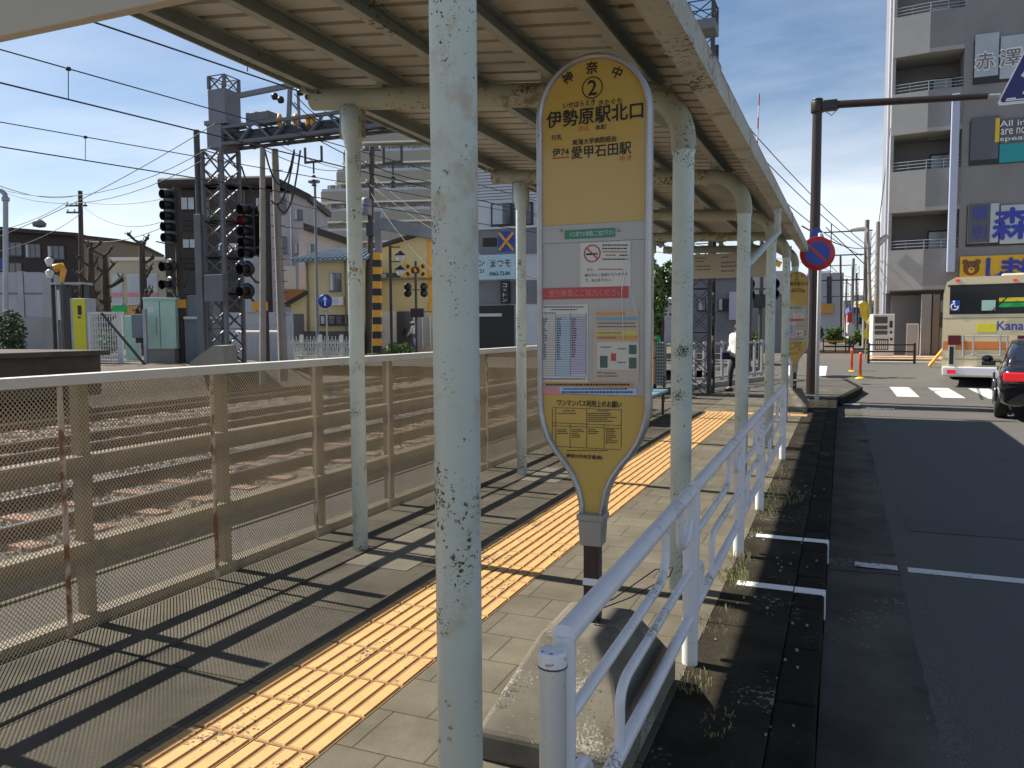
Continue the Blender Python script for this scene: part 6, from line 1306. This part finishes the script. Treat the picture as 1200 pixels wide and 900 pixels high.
# grey hoarding and things seen through the far end of the shelter
f = Face(850, 42, -20); t = f.thing(850, 'grey_warehouse', 'plain blue grey building seen through the far end of the shelter', 'building')
f.part(796, 326, 930, 412, 'wall', MT['gsid'], t, 0, 6, -.1); f.part(868, 318, 930, 345, 'pale_wall', MT['lgrey'], t, .1, .3); f.part(796, 323, 870, 327, 'parapet', MT['grey'], t, .15, 6.2)
for (a, b) in ((818, 836), (842, 858)): f.window(a, 350, b, 364, t, 'glass', 'black', .06)
f.part(855, 342, 868, 375, 'white_notice', MT['papv'], t, .3, .05)
# slatted white fence
A_, B_ = Vector((-4.6, 17.2)), Vector((-2.0, 24.8)); sf = thing('slat_fence', ((A_.x + B_.x) / 2, (A_.y + B_.y) / 2, 0), 'pale grey slatted fence beyond the shelter end where the person walks', 'fence')
n_ = 17; dv = (B_ - A_).normalized()
for k in range(n_):
    p = A_ + (B_ - A_) * (k / (n_ - 1)); big = k % 5 == 1
    mb = MB(); w_ = .10 if big else .055; mb.bar((p.x - dv.x * w_, p.y - dv.y * w_, .66), (p.x + dv.x * w_, p.y + dv.y * w_, .66), .05 if not big else .09, 1.06); mb.build('slat', MT['slat'], sf)
for z in (.22, 1.12): MB().bar((A_.x - .05, A_.y, z), (B_.x - .05, B_.y, z), .05, .06).build('rail', MT['slat'], sf)
MB().bar((A_.x + .05, A_.y, .05), (B_.x + .05, B_.y, .05), .18, .12).build('base', MT['conc2'], sf)
# notice stand + ornamental panel + bench
f = Face(764, 16.6, -15); t = f.thing(764, 'notice_stand', 'brown wooden board with a patterned metal end panel beside the bench', 'notice stand')
f.part(752, 400, 768, 419, 'upper_board', MT['wood'], t, 0, .04); f.part(752, 421, 768, 450, 'lower_board', MT['wood'], t, 0, .04); f.part(751, 398, 770, 400, 'top_rail', MT['dsteel'], t, .02, .06)
a, b = f.at(769, 400), f.at(778, 452); mb = MB(); mb.box(a[0], b[0], 0, .02, b[1], a[1], f.M); pn = mb.build('pattern_panel', MT['papd'], t); mb = MB()
for k in range(14):
    z = a[1] - (a[1] - b[1]) * (k + .5) / 14
    for j in range(3): mb.ball((a[0] + (b[0] - a[0]) * (j + .5) / 3, -.006, z), .022, 6, 4, f.M, sc=(1, .3, .8))
mb.build('leaf_relief', MT['galv'], pn)
for px in (752, 778): u = f.at(px, 440)[0]; MB().box(u - .02, u + .02, -.01, .05, 0, f.at(px, 440)[1], f.M).build('leg', MT['dsteel'], t)
bn_ = thing('bench', (-2.95, 13.4, 0), 'bench with a faded blue plank seat under the shelter by the fence', 'bench')
MB().box(-3.30, -2.88, 12.3, 14.3, .40, .44).build('seat', MT['bench'], bn_, bevel=.008)
for yy in (12.5, 14.05):
    for x in (-3.26, -2.95): MB().box(x, x + .04, yy, yy + .04, 0, .40).build('leg', MT['dsteel'], bn_)
MB().box(-3.26, -2.92, 12.5, 14.09, .36, .40).build('frame', MT['dsteel'], bn_)

# ================================================================== FAR ALONG THE TRACKS AND ROAD
f = Face(974, 75, -18); t = f.thing(974, 'white_block', 'white multi storey building at the far end of the tracks', 'building'); f.part(945, 320, 988, 400, 'wall', MT['lgrey'], t, 0, 8, -.1); f.part(960, 316, 975, 320, 'roof_house', MT['lgrey'], t, -2, 3)
for y in (326, 338, 350): f.window(953, y, 960, y + 6, t, 'glass', 'grey'); f.part(969, y - 2, 974.5, y + 11, 'stair_window', MT['vendd'], t, .05, .1)
f.part(962, 356, 976, 367, 'orange_sign', MT['papo'], t, .3, .2)
f = Face(1018, 90, -20); t = f.thing(1018, 'blue_roof_building', 'low building with a long blue roof far along the tracks', 'building'); f.part(996, 366, 1034, 400, 'wall', MT['lgrey'], t, 0, 8, -.1); f.part(995, 360, 1035, 366.5, 'roof', MT['blueS'], t, .5, 9); f.window(1004, 372, 1012, 379, t, 'glass'); f.window(1018, 372, 1026, 379, t, 'glass')
for i, (x0, x1, y, d_, m) in enumerate(((988, 1000, 352, 140, 'apt'), (1000, 1016, 346, 160, 'lgrey'), (1014, 1026, 352, 150, 'beige'), (1024, 1046, 340, 180, 'lgrey'), (940, 962, 345, 130, 'gsid'), (-60, 40, 330, 130, 'apt'), (160, 262, 352, 95, 'beige'), (340, 372, 352, 80, 'gsid'), (530, 640, 330, 70, 'apt'), (640, 770, 345, 75, 'beige'), (765, 800, 350, 70, 'lgrey'), (905, 945, 352, 80, 'beige'))):
    f = Face((x0 + x1) / 2, d_, -10 + 5 * (i % 4)); t = f.thing((x0 + x1) / 2, 'distant_building', ['hazy taupe block beyond the far tracks, leftmost of the far cluster', 'pale grey hazy tower far along the tracks', 'small beige block far along the tracks', 'pale building beside the left edge of the grey building', 'grey block behind the far stop sign', 'taupe block behind the long brown building', 'beige block behind the mint cabinet', 'grey block left of the yellow house', 'taupe block behind the weatherboard shop', 'beige block hidden behind the bus stop board', 'pale block behind the green trees', 'beige block beyond the far shelter columns'][i], 'building')
    f.part(x0, y, x1, 405, 'wall', MT[m], t, 0, 10, -.1); w0 = (x1 - x0)
    for r_ in range(2): f.window(x0 + w0 * .15, y + 4 + r_ * 12, x0 + w0 * .85, y + 9 + r_ * 12, t, 'glass', 'wframe', .1, 4)
# catenary portals far along the line
for i, (px, d_, yt_, lab) in enumerate(((1016, 46, 266, 'lattice pole with several crossbeams at the near end of the far tracks'), (1000, 72, 308, 'second line pole with crossbeams farther along the tracks'), (992, 100, 330, 'third line pole with crossbeams, farthest along the tracks'))):
    f = Face(px, d_, -22); t = f.thing(px, 'catenary_pole', lab, 'catenary pole', 0, 'poles along the railway line'); k = 46 / d_
    a = f.at(px, yt_); w_ = .18
    MB().tube([(a[0], 0, .1), (a[0], 0, a[1] + .4)], .13, 10, M=f.M).build('pole', MT['pconc'], t)
    mb = MB()
    for z0_ in [j * .5 + .5 for j in range(int((a[1] - .5) / .5))]: mb.bar((a[0] + .22, 0, z0_), (a[0] + .50, 0, z0_ + .5), .03, .03, M=f.M); mb.bar((a[0] + .22, 0, z0_), (a[0] + .22, 0, z0_ + .5), .04, .04, M=f.M); mb.bar((a[0] + .5, 0, z0_), (a[0] + .5, 0, z0_ + .5), .04, .04, M=f.M)
    mb.build('ladder', MT['dsteel'], t)
    for j, (dz, l_) in enumerate(((.2, 2.0), (.75, 2.4), (1.55, 2.6), (3.0, 2.2))):
        if j != 1: MB().bar((a[0] - l_ - .3, 0, a[1] - dz), (a[0] + .3, 0, a[1] - dz), .07, .07, M=f.M).build('crossbeam', MT['dsteel'], t)
        else: MB().bar((a[0] - 2.2, 0, a[1] + .1), (a[0], 0, a[1] - 2.2), .05, .05, M=f.M).build('brace', MT['dsteel'], t)
    MB().bar((a[0] - 1.9, 0, a[1] + .3), (a[0] - 1.9, 0, a[1] - 1.5), .06, .06, M=f.M).build('drop_bar', MT['dsteel'], t)
pl_ = pole('concrete_pole', (1026, 416), (1029, 260), 34, .12, .09, MT['pconc'], 'thick concrete pole rising left of the grey building', group='poles by the junction')
c_ = dep(1034, 283, 34); MB().tube([c_ + Vector((-.2, 0, -.1)), c_ + Vector((.2, 0, .25))], [.16, .10], 12).build('loudspeaker', MT['galv'], pl_)
pl_ = pole('street_lamp', (1021, 416), (1017, 268), 40, .10, .08, MT['pconc'], 'street lamp with a white cobra head over the far kerb', 'street lamp')
c_ = dep(1017, 268, 40); mb = MB(); mb.ball(c_ + Vector((-.45, -.2, 0)), .3, 12, 8, sc=(1.4, .6, .45)); mb.build('lamp_head', MT['insw'], pl_)
for i, (px, yt_, lab) in enumerate(((1035, 300, 'thin dark pole touching the left edge of the grey building'), (985, 300, 'thin far pole left of the flags'), (1004, 320, 'thin far pole above the delineators'), (948, 290, 'thin pole behind the far stop sign'))): pole('line_pole', (px, 410), (px, yt_), 60 + 12 * i, .12, .09, MT['pwood'], lab, 'pole', 'thin far poles')
f = Face(1001, 42, -20); t = f.thing(1001, 'crossing_fence', 'yellow and black fence bars beside the far tracks', 'fence', .1)
for j, (x0, x1, y) in enumerate(((962, 992, 399), (966, 1000, 405), (962, 990, 411), (998, 1018, 408))): f.part(x0, y, x1, y + 2, 'bar', MT['orange'] if j % 2 == 0 else MT['black'], t, .1 * j, .08)
for px in (964, 978, 990, 999, 1016): f.part(px, 396, px + 1.4, 420, 'post', MT['dsteel'], t, .4, .1, .1)
f = Face(996, 44, 0); t = f.thing(996, 'red_signboard', 'small red sign on a white pedestal by the far tracks', 'sign', .2); f.part(993, 366, 998, 378, 'red_panel', MT['redS'], t, .05, .1); f.part(993, 380, 1001, 394, 'white_panel', MT['insw'], t, .02, .2); f.part(995, 378, 996.5, 412, 'post', MT['dsteel'], t, 0, .05, .1)

# ================================================================== PLANTS
def foliage(name, m, parent, blobs, n, size, flat=.5):
    V = []; F = []
    tot = sum(b[1] * b[2] * b[3] for b in blobs)
    for (c_, rx, ry, rz) in blobs:
        cnt = int(n * rx * ry * rz / tot)
        for i in range(cnt):
            while True:
                p = Vector((random.uniform(-1, 1), random.uniform(-1, 1), random.uniform(-1, 1)))
                if .35 < p.length < 1: break
            if math.sin(p.x * 7 + c_[0]) + math.sin(p.y * 6 + p.z * 8) < -.9: continue
            p = Vector((c_[0] + p.x * rx, c_[1] + p.y * ry, c_[2] + p.z * rz)); a = Vector((random.gauss(0, 1), random.gauss(0, 1), random.gauss(0, .7))).normalized(); b = a.orthogonal().normalized(); b.rotate(Matrix.Rotation(random.random() * 6.28, 3, a)); s_ = size * random.uniform(.6, 1.3); o = len(V)
            V += [p - a * s_, p + b * s_ * flat, p + a * s_, p - b * s_ * flat]; F.append((o, o + 1, o + 2, o + 3))
    return MB().add(V, F).build(name, m, parent)
def tree(px, d_, ybase, ytop, wpx, lab, m='leaf', n=5000, size=.10, group=None):
    p = dep(px, 387, d_); k = d_ / FPX; zt_ = dep(px, ytop, d_).z; H_ = zt_; t = thing('leafy_tree', (p.x, p.y, .0), lab, 'tree', group)
    MB().tube([(p.x, p.y, -.1), (p.x + .1, p.y, H_ * .4), (p.x, p.y + .1, H_ * .75)], [.16, .12, .05], 10).build('trunk', MT['bark'], t)
    w_ = wpx * k / 2; bl_ = []
    for i in range(9): a = random.random() * 6.28; r_ = random.random() ** .5 * w_ * .7; bl_.append(((p.x + r_ * math.cos(a), p.y + r_ * math.sin(a), H_ * random.uniform(.35, .85)), w_ * .5, w_ * .5, H_ * .16))
    for b in bl_[:5]: MB().tube([(p.x, p.y, H_ * .35), tuple(b[0])], [.06, .02], 6).build('limb', MT['bark'], t)
    foliage('crown', MT[m], t, bl_, n, size); return t
tree(772, 30, 400, 300, 46, 'dense green tree behind the notice stand', n=7000); tree(735, 33, 400, 305, 60, 'green tree mostly hidden behind the bus stop board', n=5000)
tree(978, 60, 400, 384, 24, 'low green shrub by the far tracks, left one', n=2500, size=.14); tree(1008, 56, 405, 386, 30, 'low green shrub by the far tracks, right one', n=3000, size=.14); tree(955, 50, 400, 370, 18, 'green shrub behind the brown pole', n=2000, size=.14)
for i, (px, d_, y0, w_, lab) in enumerate(((468, 38, 401, 30, 'low trimmed hedge at the foot of the ornate lamp'), (885, 30, 388, 16, 'light green bush behind the slatted fence'), (120, 40, 385, 60, 'low bushes behind the white grid gate'), (12, 24, 362, 26, 'thin shrub at the left edge'))):
    p = dep(px, 387, d_); k = d_ / FPX; zt_ = dep(px, y0, d_).z; t = thing('shrub', (p.x, p.y, 0), lab, 'shrub'); w2 = w_ * k / 2
    MB().tube([(p.x, p.y, 0), (p.x, p.y, zt_ * .8)], .03, 6).build('stem', MT['bark'], t)
    foliage('foliage', MT['leaf' if i != 3 else 'leafd'], t, [((p.x - w2 * .5, p.y, zt_ * .6), w2 * .6, .4, zt_ * .4), ((p.x + w2 * .5, p.y, zt_ * .6), w2 * .6, .4, zt_ * .38)], 1600, .07)
# pollarded bare trees
def bare(px, d_, y0, lab, lean=0):
    p = dep(px, 387, d_); zt_ = dep(px, y0, d_).z; t = thing('pollarded_tree', (p.x, p.y, 0.3), lab, 'tree', 'pollarded bare trees')
    H_ = zt_; pts = [Vector((p.x + lean * (i / 6) + random.uniform(-.06, .06), p.y, .3 + (H_ - .3) * i / 6)) for i in range(7)]
    MB().tube(pts, [.26, .23, .22, .20, .18, .15, .12], 10).build('trunk', MT['bark'], t)
    mb = MB()
    for i in range(13):
        q_ = pts[2 + i % 5]; a = random.random() * 6.28; l_ = random.uniform(.5, 1.1); e_ = q_ + Vector((math.cos(a) * l_, math.sin(a) * l_ * .6, l_ * random.uniform(.3, .8))); mid_ = (q_ + e_) / 2 + Vector((0, 0, -.08)); mb.tube([q_, mid_, e_], [.09, .06, .07], 7); mb.ball(e_, .10, 8, 6)
        for j in range(3): a2 = random.random() * 6.28; mb.tube([e_, e_ + Vector((math.cos(a2) * .22, math.sin(a2) * .2, random.uniform(.05, .35)))], [.035, .02], 5)
    mb.build('branches', MT['bark'], t)
bare(107, 42, 292, 'knobbly bare pollarded tree, left of three', .2); bare(126, 44, 300, 'knobbly bare pollarded tree, middle of three'); bare(170, 40, 286, 'tallest knobbly bare pollarded tree, right of three, before the cream shop')
# weeds in the pavement edge
def weeds(x, y, n, r_, h, lab):
    V = []; F = []
    for i in range(int(n * .6)):
        a = random.random() * 6.28; q_ = random.random() ** .5 * r_; bx, by = x + q_ * math.cos(a) * .5, y + q_ * math.sin(a); d_ = random.random() * 6.28; hh = h * random.uniform(.3, 1); w_ = .0014; hh *= .62; o = len(V)
        tx, ty = bx + math.cos(d_) * hh * .7, by + math.sin(d_) * hh * .7; mxx, myy = (bx + tx) / 2, (by + ty) / 2
        V += [(bx - w_, by, -.005), (bx + w_, by, -.005), (mxx + w_, myy, hh * .75), (mxx - w_, myy, hh * .75), (tx, ty, hh)]; F += [(o, o + 1, o + 2, o + 3), (o + 3, o + 2, o + 4)]
    return tag(MB().add(V, F).build('weeds', MT['weed']), lab, 'weeds', kind=None)
for x, y, n, r_, h, lab in ((-.59, 4.98, 260, .20, .11, 'bright weed tuft at the inner end of the nearer white kerb mark'), (-.60, 5.45, 160, .18, .10, 'weed tuft between the two white kerb marks at the railing'), (-.57, 6.15, 70, .14, .05, 'small weeds by the farther white kerb mark'), (-.53, 7.6, 320, .5, .11, 'long row of weeds under the third railing section'), (-.56, 6.9, 120, .2, .08, 'weed tuft at the third railing post'), (-.58, 4.2, 120, .25, .06, 'sparse weeds beside the second railing section'), (-.56, 3.42, 130, .14, .08, 'dry weeds at the foot of the first railing post'), (-.42, 3.1, 90, .14, .03, 'moss like weeds on the shaded pavement edge'), (-.30, 2.45, 90, .12, .03, 'faint weeds in the shade near the bottom of the picture'), (-.58, 8.7, 160, .3, .09, 'weeds before the last railing post')): weeds(x, y, n, r_, h, lab)
# litter chips on the pavement edge
mb = MB()
for k in range(60):
    x, y = random.uniform(-.58, -.12), random.uniform(2.2, 9); s_ = random.uniform(.002, .007); mb.box(x - s_, x + s_, y - s_ * 1.4, y + s_ * 1.4, -.003, .001 + s_ * .5)
tag(mb.build('grit', MT['conc2']), kind='stuff')
